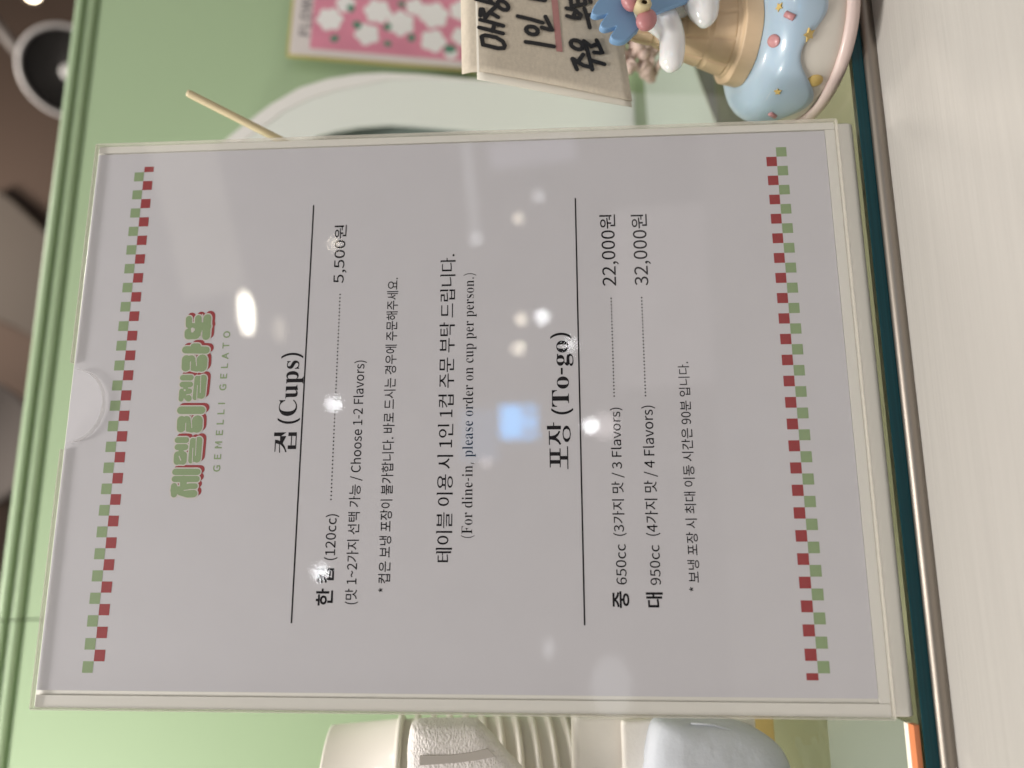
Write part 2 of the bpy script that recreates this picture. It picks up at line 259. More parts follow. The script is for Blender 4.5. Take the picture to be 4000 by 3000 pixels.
's세':'921|740,828 740,-78 820,-78 820,828;556,809 556,504 407,504 407,435 556,435 556,-32 634,-32 634,809;238,743 238,570 215,416 147,279 40,179 92,117 173,186 236,281 279,394 321,290 380,203 458,137 505,201 404,298 340,428 318,573 318,743',
's시':'921|708,828 708,-79 791,-79 791,828;288,750 288,588 255,419 168,275 45,179 96,110 195,182 275,286 331,414 387,293 467,196 563,128 613,194 491,287 404,426 372,588 372,750',
's에':'921|740,828 740,-78 820,-78 820,828;253,675 316,646 356,564 371,438 356,310 316,228 253,199 192,228 152,310 138,438 152,564 192,646;253,752 152,713 85,605 61,438 85,269 152,160 253,121 352,156 418,255 447,408 560,408 560,-32 639,-32 639,809 560,809 560,476 447,476 417,623 350,718',
's요':'921|459,705 588,684 676,626 708,538 676,450 588,392 459,371 330,392 242,450 210,538 242,626 330,684;459,771 351,760 260,730 191,681 146,616 130,538 145,462 187,400 251,351 251,107 50,107 50,38 871,38 871,107 669,107 669,352 733,400 774,463 788,538 772,616 728,681 658,730 567,760;333,107 333,320 459,305 586,320 586,107',
's용':'921|459,244 292,226 186,172 148,85 186,-3 292,-57 459,-76 625,-57 731,-3 768,85 731,172 625,226;459,180 580,169 658,136 685,85 658,32 580,-1 459,-12 337,-1 259,32 232,85 259,136 337,169;459,746 583,734 664,699 692,643 664,587 583,552 459,540 334,552 254,587 225,643 254,699 334,734;459,811 289,791 179,734 140,643 153,587 191,542 251,508 251,381 50,381 50,313 868,313 868,381 666,381 666,508 726,542 764,587 777,643 738,734 628,791;334,381 334,486 459,476 584,486 584,381',
's우':'921|458,792 292,768 181,699 141,593 181,488 292,419 458,395 624,419 735,488 775,593 735,699 624,768;458,725 580,709 661,663 690,593 661,523 580,478 458,462 336,478 256,523 226,593 256,663 336,709;49,309 49,240 417,240 417,-78 499,-78 499,240 870,240 870,309',
's원':'921|339,791 223,771 145,716 117,633 145,549 223,495 339,476 456,495 534,549 562,633 534,716 456,771;339,729 414,717 464,684 483,633 464,582 414,550 339,538 264,550 214,582 195,633 214,684 264,717;56,340 306,344 306,170 390,170 390,349 635,376 629,436 328,413 45,409;524,292 524,232 708,232 708,139 791,139 791,827 708,827 708,292;173,206 173,-58 813,-58 813,10 256,10 256,206',
's은':'921|50,351 50,284 868,284 868,351;459,797 290,776 180,714 140,617 180,520 290,457 459,436 628,457 738,520 777,617 738,714 628,776;459,730 583,716 663,677 692,617 663,556 583,517 459,504 335,517 254,556 225,617 254,677 335,716;155,204 155,-58 777,-58 777,10 238,10 238,204',
's이':'921|708,828 708,-79 791,-79 791,828;313,758 194,719 113,610 83,443 113,275 194,165 313,126 432,165 513,275 543,443 513,610 432,719;313,684 391,654 444,570 463,443 444,314 391,230 313,200 235,230 182,314 163,443 182,570 235,654',
's인':'921|709,827 709,166 792,166 792,827;306,764 186,735 102,657 70,542 102,426 186,347 306,318 428,347 512,426 543,542 512,657 428,735;306,692 386,673 441,620 462,542 441,463 386,411 306,392 227,411 172,463 151,542 172,620 227,673;210,233 210,-58 820,-58 820,10 293,10 293,233',
's입':'921|709,828 709,341 792,341 792,828;209,296 209,-66 792,-66 792,296 710,296 710,187 290,187 290,296;290,121 710,121 710,2 290,2;306,785 185,758 101,685 70,576 101,467 185,394 306,368 429,394 512,467 543,576 512,685 429,758;306,715 387,697 441,648 462,576 441,503 387,454 306,437 226,454 171,503 151,576 171,648 226,697',
's장':'921|465,257 305,238 202,181 166,91 202,1 305,-56 465,-76 623,-56 725,1 761,91 725,181 623,238;465,191 580,179 654,145 680,91 654,36 580,2 465,-10 349,2 275,36 248,91 275,145 349,179;71,761 71,693 273,693 273,657 245,534 166,432 46,364 88,297 187,349 264,425 316,520 368,437 442,371 536,324 575,390 459,452 384,546 356,658 356,693 556,693 556,761;670,828 670,282 753,282 753,529 886,529 886,598 753,598 753,828',
's주':'921|127,771 127,705 413,705 413,700 366,589 250,502 98,455 130,389 266,429 381,499 459,596 537,499 653,429 789,389 820,455 668,502 552,589 506,700 506,705 790,705 790,771;50,312 50,244 417,244 417,-77 499,-77 499,244 868,244 868,312',
's중':'921|459,177 580,166 658,134 685,83 658,32 580,-1 459,-12 337,-1 259,32 232,83 259,134 337,166;50,405 50,336 418,336 418,241 273,218 180,165 148,83 186,-4 292,-58 459,-76 625,-58 731,-4 768,83 736,165 644,218 500,241 500,336 868,336 868,405;125,786 125,719 406,719 357,628 245,561 96,525 125,459 268,492 384,555 459,643 534,555 651,492 793,459 823,525 673,561 561,628 513,719 794,719 794,786',
's지':'921|708,828 708,-78 791,-78 791,828;79,735 79,666 289,666 289,552 256,395 170,256 50,162 98,96 196,167 276,270 332,395 389,279 470,184 569,118 615,184 493,271 406,401 374,552 374,666 585,666 585,735',
's최':'921|705,828 705,-79 788,-79 788,828;66,108 344,113 653,147 646,209 393,184 393,349 309,349 309,180 55,177;309,821 309,710 104,710 104,642 308,642 278,530 199,441 82,384 121,319 220,365 298,433 351,520 405,437 484,372 583,328 621,394 504,449 424,535 393,642 601,642 601,710 393,710 393,821',
's컵':'921|213,285 213,-66 795,-66 795,285 713,285 713,178 295,178 295,285;295,112 713,112 713,2 295,2;712,828 712,593 516,593 516,525 712,525 712,330 795,330 795,828;114,780 114,712 429,712 407,616 69,601 83,533 374,555 303,480 204,417 74,368 107,301 257,361 372,440 454,536 502,650 518,780',
's탁':'921|164,234 164,166 670,166 670,-78 753,-78 753,234;91,766 91,327 160,327 390,332 573,353 564,421 390,400 174,395 174,517 489,517 489,583 174,583 174,698 505,698 505,766;670,828 670,279 753,279 753,518 886,518 886,588 753,588 753,828',
's택':'921|206,231 206,163 731,163 731,-78 813,-78 813,231;89,762 89,325 146,325 329,330 483,350 474,419 334,399 169,395 169,517 429,517 429,582 169,582 169,694 439,694 439,762;534,810 534,284 612,284 612,524 734,524 734,278 813,278 813,827 734,827 734,592 612,592 612,810',
's테':'921|739,828 739,-78 819,-78 819,828;557,807 557,485 427,485 427,417 557,417 557,-31 635,-31 635,807;84,719 84,139 141,139 321,143 472,163 464,231 325,212 163,207 163,409 378,409 378,474 163,474 163,652 420,652 420,719',
's포':'921|124,377 124,310 417,310 417,104 50,104 50,34 871,34 871,104 499,104 499,310 792,310 792,377 653,377 653,673 794,673 794,741 122,741 122,673 262,673 262,377;345,673 571,673 571,377 345,377',
's한':'921|319,601 206,580 130,521 102,432 130,343 206,284 319,263 432,284 508,343 536,432 508,521 432,580;319,536 392,523 439,487 457,432 439,377 392,341 319,328 247,341 200,377 182,432 200,487 247,523;670,827 670,148 753,148 753,461 886,461 886,530 753,530 753,827;278,827 278,717 52,717 52,650 587,650 587,717 362,717 362,827;189,202 189,-58 793,-58 793,10 271,10 271,202',
's합':'921|183,261 183,-66 753,-66 753,261 670,261 670,166 265,166 265,261;265,101 670,101 670,1 265,1;319,626 205,606 130,551 102,468 130,383 205,328 319,308 433,328 508,383 536,468 508,551 433,606;319,563 392,551 439,518 457,468 439,416 392,383 319,372 247,383 200,416 182,468 200,518 247,551;670,828 670,301 753,301 753,527 886,527 886,597 753,597 753,828;278,836 278,735 52,735 52,668 587,668 587,735 362,735 362,836',
's해':'921|273,545 173,518 105,446 79,338 105,230 173,158 273,131 374,158 442,230 468,338 442,446 374,518;273,475 336,457 378,409 394,338 378,268 336,220 273,202 211,220 169,268 153,338 169,409 211,457;232,801 232,673 48,673 48,605 498,605 498,673 314,673 314,801;543,807 543,-34 621,-34 621,379 737,379 737,-78 816,-78 816,828 737,828 737,447 621,447 621,807',
'm ':'499|',
'm(':'576|359,-303 233,-123 145,80 94,298 77,526 94,757 145,979 233,1186 359,1371 519,1371 401,1182 316,974 265,754 248,528 265,308 316,91 400,-115 517,-303',
'm)':'576|60,-303 176,-115 260,91 311,308 328,528 311,754 260,974 176,1182 58,1371 217,1371 344,1186 431,979 482,757 499,526 482,298 431,80 344,-123 217,-303',
'm,':'515|79,-248 133,-8 175,223 355,223 369,202 297,-22 204,-248',
'm-':'618|77,440 77,590 542,590 542,440',
'm.':'515|255,-27 211,-19 173,4 147,44 138,104 147,164 173,204 211,225 255,232 302,225 341,204 368,164 376,104 368,44 341,4 302,-19',
'm1':'1074|186,0 186,102 344,102 387,109 417,129 434,167 440,227 440,1189 308,1045 250,1003 192,989 149,999 113,1028 89,1073 81,1131 210,1177 288,1218 376,1279 511,1379 726,1379 726,227 731,174 745,134 775,110 824,102 980,102 980,0',
'mC':'1339|734,-31 552,-9 393,57 260,161 159,299 96,465 75,653 96,840 160,1004 262,1140 397,1244 558,1309 741,1331 884,1313 1051,1258 1108,1245 1166,1266 1199,1331 1248,1331 1248,882 1200,882 1122,1042 1019,1164 938,1222 852,1256 759,1268 634,1243 536,1168 467,1044 425,871 411,647 426,438 473,276 549,160 657,90 795,67 910,82 1024,128 1131,202 1225,303 1279,254 1131,96 949,1',
'mF':'1156|44,0 44,50 128,65 179,96 205,151 213,240 213,1072 204,1158 176,1210 123,1238 40,1254 40,1302 1126,1302 1126,914 1079,914 1054,1021 1016,1103 962,1162 886,1202 786,1225 657,1233 571,1228 546,1220 531,1204 521,1139 521,707 544,707 654,723 732,773 783,861 812,991 864,991 864,338 814,338 785,481 734,573 654,623 540,640 521,640 521,230 525,169 537,122 561,89 599,67 656,55 734,50 734,0',
'mT':'1210|263,0 263,50 351,60 406,88 436,143 446,230 446,1239 426,1239 291,1218 186,1153 116,1049 83,909 31,909 31,1302 1174,1302 1174,907 1126,907 1101,1026 1053,1119 981,1186 886,1226 768,1239 753,1239 753,230 762,141 790,86 846,59 937,50 937,0',
'ma':'983|728,-29 647,-15 595,28 572,100 481,31 381,-11 273,-25 183,-11 115,33 72,98 58,181 71,260 113,330 182,389 340,468 569,544 569,690 560,759 534,808 489,836 423,845 353,838 312,818 298,784 325,734 345,696 351,661 342,614 314,577 272,553 221,545 168,554 128,581 103,623 94,676 106,740 141,796 197,843 271,880 360,903 463,910 638,892 753,836 800,776 828,698 837,601 837,179 843,113 853,102 870,98 916,119 941,79 876,19 805,-17;432,96 497,117 534,144 569,181 569,484 440,433 364,352 338,240 349,160 380,112',
'mc':'839|446,-29 341,-14 248,31 169,101 108,194 69,304 56,428 70,561 114,677 183,774 274,849 381,897 499,912 623,897 715,853 774,785 793,701 785,653 762,616 724,592 676,584 612,599 574,643 561,716 563,747 565,776 556,817 529,841 484,849 393,814 339,710 321,536 339,352 392,218 445,158 509,122 584,109 683,133 776,206 814,173 709,61 586,-6',
'md':'1058|400,-29 305,-14 222,30 152,99 100,190 67,299 56,421 67,559 103,679 159,777 232,850 320,895 417,910 501,898 575,862 638,801 638,1147 630,1197 607,1230 566,1249 503,1256 503,1302 912,1302 912,215 916,155 929,116 957,93 1010,79 1010,31 840,16 638,-29 638,111 575,34 496,-13;490,81 534,90 577,118 614,162 638,217 638,691 622,735 590,771 546,795 497,803 444,793 402,763 373,715 345,600 336,438 344,280 371,167 418,102',
'me':'860|440,-29 335,-14 242,30 165,101 106,196 68,313 56,449 69,576 108,688 169,780 249,851 344,896 449,910 552,898 639,862 712,801 766,718 798,617 809,496 809,474 334,474 345,347 374,248 421,178 487,135 570,121 643,135 710,176 772,246 814,207 710,76 586,-3;332,549 576,549 576,615 570,720 552,792 517,835 461,849 389,819 347,730 332,582',
'mg':'935|417,-401 253,-388 136,-348 64,-286 40,-213 58,-156 109,-109 196,-73 124,-28 82,25 67,86 81,153 121,211 191,264 292,315 165,385 89,482 63,607 76,692 113,765 173,826 251,872 344,901 449,910 560,900 667,870 907,870 907,766 766,766 817,679 834,582 823,502 789,432 737,374 668,330 586,303 492,294 448,296 405,298 359,291 322,270 297,239 288,204 301,168 339,147 403,140 501,140 637,134 740,115 815,83 865,36 893,-26 903,-106 889,-191 848,-264 779,-323 626,-382;449,355 508,371 545,417 564,494 570,603 564,713 545,789 508,834 449,849 392,834 354,789 333,713 327,603 333,494 354,417 392,371;459,-332 622,-316 720,-268 753,-188 743,-146 713,-118 661,-103 586,-98 277,-98 226,-147 209,-207 225,-255 271,-296 348,-323',
'mi':'567|288,1035 232,1046 185,1077 154,1123 144,1179 154,1236 185,1283 232,1315 288,1325 345,1315 391,1283 422,1236 432,1179 422,1123 390,1077 343,1046;52,0 52,46 100,55 130,73 145,106 150,159 150,720 146,779 133,814 106,832 58,839 60,887 424,887 424,159 429,109 442,75 469,55 515,46 515,0',
'ml':'570|52,0 52,46 100,55 130,73 145,106 150,159 150,1137 146,1191 134,1227 108,1248 58,1256 58,1302 424,1302 424,159 429,109 442,75 469,55 515,46 515,0',
'mn':'1089|52,0 52,46 99,54 129,73 145,107 150,159 150,724 145,776 131,812 102,833 54,841 54,887 423,887 423,764 500,846 591,894 695,910 785,898 855,862 905,800 935,715 945,605 945,159 950,108 964,74 993,54 1039,46 1039,0 578,0 578,46 592,46 636,59 663,96 672,159 672,620 668,689 655,738 628,766 580,776 496,750 423,672 423,159 427,108 441,74 468,54 515,46 515,0',
'mo':'962|482,-29 363,-13 258,33 172,105 108,201 67,314 54,440 67,569 108,683 172,778 258,850 362,895 480,910 598,896 701,851 787,780 852,686 893,571 907,440 893,310 852,196 787,102 702,31 600,-14;482,33 551,52 597,111 612,161 621,232 628,440 619,650 594,774 548,835 482,855 411,834 367,774 342,650 334,442 342,233 352,161 367,111 413,52',
'mp':'1062|50,-398 50,-353 88,-348 115,-335 133,-315 144,-288 150,-182 150,695 145,768 133,810 105,831 56,843 56,887 409,887 409,751 475,841 559,894 659,912 754,897 837,853 906,782 957,691 990,581 1001,457 990,324 957,206 903,108 833,34 747,-13 649,-29 562,-15 486,25 423,92 423,-165 434,-282 451,-316 477,-336 565,-351 565,-398;559,81 634,103 684,169 713,283 722,442 714,596 690,709 662,757 622,786 569,795 513,782 464,741 423,672 423,196 457,132 503,93',
'mr':'822|52,0 52,46 100,55 130,73 145,106 150,159 150,720 145,781 133,815 105,832 58,839 60,887 417,887 417,720 471,802 535,861 602,898 667,910 737,900 788,869 818,821 828,761 820,710 795,670 757,644 709,636 665,642 635,660 592,715 569,736 540,743 500,730 463,691 436,629 426,549 426,159 433,105 454,72 496,55 565,46 565,0',
'ms':'824|432,-29 348,-18 248,17 209,25 170,12 146,-25 102,-25 102,302 152,302 189,194 248,111 321,60 401,42 464,51 511,76 540,115 549,167 523,241 446,300 305,371 218,424 156,484 118,552 106,630 126,741 185,832 280,892 403,912 474,904 569,880 590,875 609,872 638,882 659,912 697,912 697,634 653,634 615,725 562,792 498,833 426,847 372,840 332,817 308,783 300,741 307,699 329,665 367,634 419,605 547,542 632,491 691,433 724,362 736,271 715,147 652,52 555,-9',
'mu':'1072|375,-29 261,-9 186,49 145,145 131,277 131,709 126,767 112,808 83,832 33,841 33,887 405,887 405,211 412,166 431,132 463,109 505,102 586,123 653,188 653,709 648,771 632,811 599,833 542,841 542,887 926,887 926,200 931,145 947,111 978,93 1030,85 1030,36 857,20 653,-29 653,115 599,55 532,10 456,-19',
}
def glyph(k):
    adv, rest = GLYPHS[k].split('|')
    return int(adv), [[tuple(map(int, q.split(','))) for q in poly.split(' ')] for poly in rest.split(';') if poly]
def area2(poly):
    return sum(poly[i - 1][0] * poly[i][1] - poly[i][0] * poly[i - 1][1] for i in range(len(poly)))
def ellipse_offset(poly, ax, ay, sg=1):       # heavier / lighter strokes, upright and level ones apart
    n = len(poly)
    out = []
    for i in range(n):
        p0, p1, p2 = Vector(poly[i - 1]), Vector(poly[i]), Vector(poly[(i + 1) % n])
        d1, d2 = (p1 - p0), (p2 - p1)
        if d1.length < 1e-6 or d2.length < 1e-6: out.append(tuple(p1)); continue
        d1.normalize(); d2.normalize()
        n1, n2 = Vector((-d1.y, d1.x)) * sg, Vector((-d2.y, d2.x)) * sg   # outward (holes run the other way)
        s = lambda m: (m.x * m.x * ax + m.y * m.y * ay)
        k1, k2 = s(n1), s(n2)
        den = n1.x * n2.y - n1.y * n2.x
        if abs(den) < .15: mv = (n1 * k1 + n2 * k2) / 2
        else: mv = Vector(((k1 * n2.y - k2 * n1.y) / den, (n1.x * k2 - n2.x * k1) / den))
        if mv.length > 2.2 * max(abs(ax), abs(ay)): mv = mv.normalized() * 2.2 * max(abs(ax), abs(ay))
        out.append((p1.x + mv.x, p1.y + mv.y))
    return out
def serif_heads(poly):                        # a small wedge at the head of each upright stroke
    n = len(poly); out = []
    for i in range(n):
        a, b, c, d = poly[i - 1], poly[i], poly[(i + 1) % n], poly[(i + 2) % n]
        out.append(b)
    res = []
    for i in range(n):
        p, q = Vector(out[i]), Vector(out[(i + 1) % n]); prv = Vector(out[i - 1]); nxt = Vector(out[(i + 2) % n])
        res.append(tuple(p))
        L = (q - p)
        if 40 < L.length < 150 and abs(L.y) < 8 and prv.y < p.y - 250 and nxt.y < q.y - 250 and abs(prv.x - p.x) < 25 and abs(nxt.x - q.x) < 25:
            lo = p if p.x < q.x else q
            if lo is p:
                res.pop(); res += [(p.x, p.y - 62), (p.x - 40, p.y - 12), (p.x - 40, p.y)]
            else:
                res += [(q.x - 40, q.y), (q.x - 40, q.y - 12), (q.x, q.y - 62)]
                # the corner itself is replaced
                out[(i + 1) % n] = (q.x, q.y - 63)
    return res
STYLE = dict(s=('s', 5, 4, False), b=('s', 17, 15, False), m=('m', 0, -2, False), r=('m', -33, -9, False), H=('s', 12, -6, True), B=('s', 30, -16, True), k=('s', 22, 20, False))
def text_mesh(s, style, spacing=0):
    pre, ax, ay, ser = STYLE[style]
    polys = []; x = 0
    for ch in s:
        adv, pl = glyph(pre + ch)
        sg = -1 if pl and area2(max(pl, key=lambda q: abs(area2(q)))) > 0 else 1
        for poly in pl:
            if ser: poly = serif_heads(poly)
            if ax or ay: poly = ellipse_offset(poly, ax, ay, sg)
            polys.append([(x + p[0], p[1]) for p in poly])
        x += adv + spacing
    return polys
def bbox(polys):
    xs = [p[0] for q in polys for p in q]; ys = [p[1] for q in polys for p in q]
    return min(xs), max(xs), min(ys), max(ys)
def fill(name, polys, m, parent, z=0., M=None):
    cu = bpy.data.curves.new(name, 'CURVE'); cu.dimensions = '2D'; cu.fill_mode = 'BOTH'
    for poly in polys:
        sp = cu.splines.new('POLY'); sp.points.add(len(poly) - 1); sp.use_cyclic_u = True
        for i, p in enumerate(poly): sp.points[i].co = (p[0], p[1], 0, 1)
    t = bpy.data.objects.new('t', cu); COL.objects.link(t)
    me = bpy.data.meshes.new_from_object(t.evaluated_get(bpy.context.evaluated_depsgraph_get()))
    bpy.data.objects.remove(t); bpy.data.curves.remove(cu)
    me.name = name
    for v in me.vertices: v.co.z += z
    if M: me.transform(M)
    me.materials.clear()
    return link(name, me, m, parent)
def print_text(name, s, style, x0, x1, ref, top, bot, m, parent, z, spacing=0):
    """lettering stretched to run from x0 to x1 (mm on the sheet), ref letter from bot to top"""
    polys = text_mesh(s, style, spacing); b = bbox(polys); rb = bbox(text_mesh(ref, style))
    sx = (x1 - x0) / (b[1] - b[0]); sy = (top - bot) / (rb[3] - rb[2])
    out = [[((x0 + (p[0] - b[0]) * sx) * .001, (bot + (p[1] - rb[2]) * sy) * .001) for p in q] for q in polys]
    return fill(name, out, m, parent, z)

# ------------------------------------------------------------------ materials
M_WALL = mat("sage_paint", (.40, .53, .33), .42, bump=((900, 900, 900), .12, .0004, 3))
M_BROWN = mat("brown_wall", (.085, .055, .04), .8)
M_LEDGE = mat("white_paint", (.455, .432, .40), .5, noise=((10, 480, 10), .075, 7), bump=((22, 900, 22), .35, .0005, 5))
M_STEEL = mat("brushed_steel", (.36, .32, .28), .48, metal=1., bump=((40, 3000, 3000), .10, .0002, 2))
M_GLASS = clear("shelf_glass", (.91, .94, .91), .012, ior=1.52)
M_EDGE = mat("glass_edge", (.002, .05, .064), .3, spec=.25, noise=((8, 8, 900), .5, 2))
M_UNDER = mat("olive_paint", (.37, .33, .235), .5)
M_ACR = clear("clear_acrylic", (.995, .995, .995), .035, haze=.006, hazecol=(.85, .8, .78))
M_MILK = mat("milky_acrylic", (.78, .76, .70), .3, coat=.2)
M_RIM = mat("frosted_rim", (.77, .75, .69), .45)
M_PAPER = mat("printed_paper", (.618, .604, .632), .75, noise=((60, 60, 60), .025, 3), bump=((2500, 2500, 2500), .08, .0002, 2))
M_INK = mat("black_ink", (.007, .006, .009), .9, spec=.08)
M_GREEN = mat("green_ink", (.26, .36, .18), .65)
M_RED = mat("red_ink", (.32, .02, .025), .65)
M_PAPERW = mat("paper_outline", (.66, .62, .58), .75)
M_WHITE = mat("white_plastic", (.80, .79, .76), .35)
M_CUP = mat("white_cup_paper", (.86, .80, .74), .42, coat=.1)

# ------------------------------------------------------------------ setting
YE = .5 * (onz(3376, 800, 0).y + onz(3573, 2500, 0).y)          # front edge of the glass shelf
YB_ = onz(2490, 700, 0).y                                       # its back edge
YS = YB_ + .004
ZG = .5 * (at(3370, 300, YE).z + at(3623, 2500, YE).z)          # under side of the glass
YT_ = YE - .0028
ZL = .5 * (at(3432, 300, YT_).z + at(3694, 2500, YT_).z)         # the white counter's height
YW = YS + .040
bm = bmesh.new(); box(bm, -1.2, 1.6, -1.0, YE + .0015, -.05, ZL - .0001)
led = obj("white_counter", bm, M_LEDGE); tag(led, "white painted counter with brush marks in front of the steel trim", "counter")
bm = bmesh.new(); box(bm, -1.2, 1.6, YE + .0045, YB_ + .003, -.10, -.075)
und = obj("counter_base", bm, M_UNDER); tag(und, "olive green counter surface showing through the glass shelf", "counter")
# glass shelf
gs = empty("glass_shelf", (0, 0, 0), label="clear glass shelf with a dark teal front edge under the menu holder", cat="glass shelf")
bm = bmesh.new(); box(bm, -1.15, 1.55, YE, YB_, ZG, 0); obj("pane", bm, M_GLASS, gs)
bm = bmesh.new(); box(bm, -1.15, 1.55, YE - .0004, YE - .0001, ZG, -.0002); obj("polished_edge", bm, M_EDGE, gs)
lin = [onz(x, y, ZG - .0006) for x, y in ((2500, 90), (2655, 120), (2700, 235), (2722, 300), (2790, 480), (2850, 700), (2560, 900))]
bm = bmesh.new(); prism(bm, lin, Vector((0, 0, -.0012)))  # added pale sheet, outlined like a reflection in the glass
tag(obj("reflection_sheet", bm, mat("painted_reflection", (.66, .65, .645), .5)), "pale sheet added under the glass shelf in place of a mint reflection", "reflection stand-in")
# steel trim: rounded bar under the glass
bm = bmesh.new()
rt = .0022
prof = [(YE + .009, ZG - .0001), (YT_ + rt, ZG - .0001)] + [(YT_ + rt - rt * math.sin(a), ZG - .0001 - rt + rt * math.cos(a)) for a in [math.radians(d) for d in range(10, 91, 10)]] + [(YT_, ZL), (YE + .009, ZL)]
prism(bm, [Vector((-1.15, y, z)) for y, z in prof], Vector((2.7, 0, 0)))
tr = obj("steel_trim", bm, M_STEEL, smooth=False); tag(tr, "brushed steel trim bar running under the teal glass edge", "trim")
for p in tr.data.polygons: p.use_smooth = len(p.vertices) == 4

# green back board with a moulded top rail
ZT = .5 * (at(296, 0, YW).z + at(6, 2400, YW).z) - .003
wb = empty("green_board", (.15, YW, 0), label="sage green painted board standing behind the counter things", cat="board")
def strip(name, x0, x1, prof, m):
    bm = bmesh.new(); prism(bm, [Vector((x0 - .15, y - YW, z)) for y, z in prof], Vector((x1 - x0, 0, 0)))
    return obj(name, bm, m, wb)
JX = at(90, 2420, YW).x
for a, b in ((-.9, JX - .0006), (JX + .0006, 1.4)):
    strip("panel", a, b, [(YW, -.05), (YW, ZT - .0165), (YW + .02, ZT - .0165), (YW + .02, -.05)], M_WALL)
def railprof():
    pts = [(YW + .02, ZT - .0162), (YW + .004, ZT - .0162), (YW + .004, ZT - .0135)]
    pts += [(YW + .001 - .0042 * math.sin(math.radians(a)), ZT - .0095 - .0042 * math.cos(math.radians(a))) for a in range(20, 161, 14)]
    pts += [(YW + .0038, ZT - .0052)]
    pts += [(YW - .001 - .005 * math.sin(math.radians(a)), ZT - .003 - .0045 * math.cos(math.radians(a)) + .0015) for a in range(60, 181, 12)]
    pts += [(YW + .02, ZT + .003)]
    return pts
for a, b in ((-.9, JX - .0006), (JX + .0006, 1.4)):
    r = strip("top_rail", a, b, railprof(), M_WALL)

# room beyond
bm = bmesh.new(); box(bm, -3, 6, 2.6, 2.7, -1, 4)
tag(obj("back_wall", bm, M_BROWN), kind="structure")
# pale duct panel on the far wall
P = [at(x, y, 2.5) for x, y in ((-60, 700), (60, 790), (190, 915), (240, 1150), (150, 1330), (40, 1270), (-60, 1230))]
bm = bmesh.new(); prism(bm, P, Vector((0, .098, 0)))
tag(obj("wall_panel", bm, mat("grey_brown_panel", (.085, .07, .058), .8), bevel=.01), "blurred grey brown wall panel far behind the green board", "wall panel")
c = at(-170, 1740, 2.35)
rl = empty("round_lamp", c, label="large blurred round grey shade behind the green board's top rail", cat="lamp")
dv = (c - CP).normalized()
q = dv.to_track_quat('Z', 'Y').to_matrix()
bm = bmesh.new(); lathe(bm, [(.0, .06), (.20, .05), (.235, .02), (.245, 0), (.235, -.01), (.215, .012), (0, .03)], 64)
bm.transform(q.to_4x4()); obj("shade", bm, mat("grey_shade", (.17, .15, .14), .6), rl, smooth=True)
bm = bmesh.new(); tube(bm, [Vector((0, 0, .04)) @ q.transposed() for _ in (0,)] + [Vector((-.1, .26, .3))], .02); obj("stem", bm, mat("grey_shade_stem", (.10, .09, .08), .6), rl, smooth=True)
# gray pipe
bm = bmesh.new(); a, b = at(-120, -30, 2.2), at(110, 245, 2.2); tube(bm, [a, b], .021, 20)
pp = obj("ceiling_pipe", bm, mat("grey_pipe", (.22, .20, .19), .5), smooth=True); tag(pp, "blurred grey pipe slanting down to the round fan", "pipe")
# fan
fc = at(272, 283, 2.1); dv = (CP - fc).normalized()
fan = empty("air_circulator_fan", fc, dv.to_track_quat('Z', 'Y').to_euler(), label="round white fan with a black grille behind the green board", cat="fan")
s = -((fc - CP).dot(cz)) / F_PX * .87
bm = bmesh.new(); R0 = 200 * s
lathe(bm, [(R0 * .985, -.06), (R0 * 1.0, -.01), (R0 * .985, .008), (R0 * .93, .010), (R0 * .905, .0), (R0 * .905, -.06)], 72); obj("ring", bm, mat("fan_white", (.84, .82, .82), .4), fan, smooth=True)
bm = bmesh.new(); lathe(bm, [(R0 * .90, -.03), (R0 * .3, -.06), (0.001, -.06)], 48); obj("back_cover", bm, mat("fan_black", (.012, .010, .010), .6), fan)
bm = bmesh.new(); lathe(bm, [(.001, .016), (R0 * .13, .014), (R0 * .18, .006), (R0 * .19, -.01)], 40); obj("hub", bm, mat("fan_hub", (.66, .66, .66), .35), fan, smooth=True)
bm = bmesh.new()
for k in range(64):
    a = 2 * math.pi * k / 64
    tube(bm, [(R0 * t * math.cos(a + .9 * t), R0 * t * math.sin(a + .9 * t), .004 - .004 * t) for t in (.17, .36, .55, .74, .915)], .0022, 5)
obj("grille", bm, mat("grille_black", (.03, .027, .026), .5), fan)
# ceiling lamp at the frame's edge
lc = at(126, -26, 2.2)
dl = empty("ceiling_lamp", lc, label="small bright ceiling lamp at the photo's top left edge", cat="lamp")
bm = bmesh.new(); lathe(bm, [(.001, 0), (.024, 0)], 32); bm.transform((CP - lc).normalized().to_track_quat('Z', 'Y').to_matrix().to_4x4())
obj("glowing_lens", bm, mat("lamp_glow", (1, .9, .75), .5, emit=((1, .82, .58), 14)), dl)
bm = bmesh.new(); lathe(bm, [(.026, .004), (.034, .0), (.034, -.03)], 32); bm.transform((CP - lc).normalized().to_track_quat('Z', 'Y').to_matrix().to_4x4())
obj("housing", bm, mat("lamp_housing", (.3, .26, .22), .5), dl, smooth=True)

# ------------------------------------------------------------------ menu holder (local x right, y up the sheet, z towards the viewer; millimetres)
ROT = (math.radians(90) - TH, 0, 0)
hold = empty("menu_holder", (0, 0, Z0), ROT, "tilted clear acrylic holder with a thumb notch, holding the printed gelato menu", "menu holder")
mm = .001
XL, XR, YB, YT = -11.9, 207.9, -21.2, 279.4
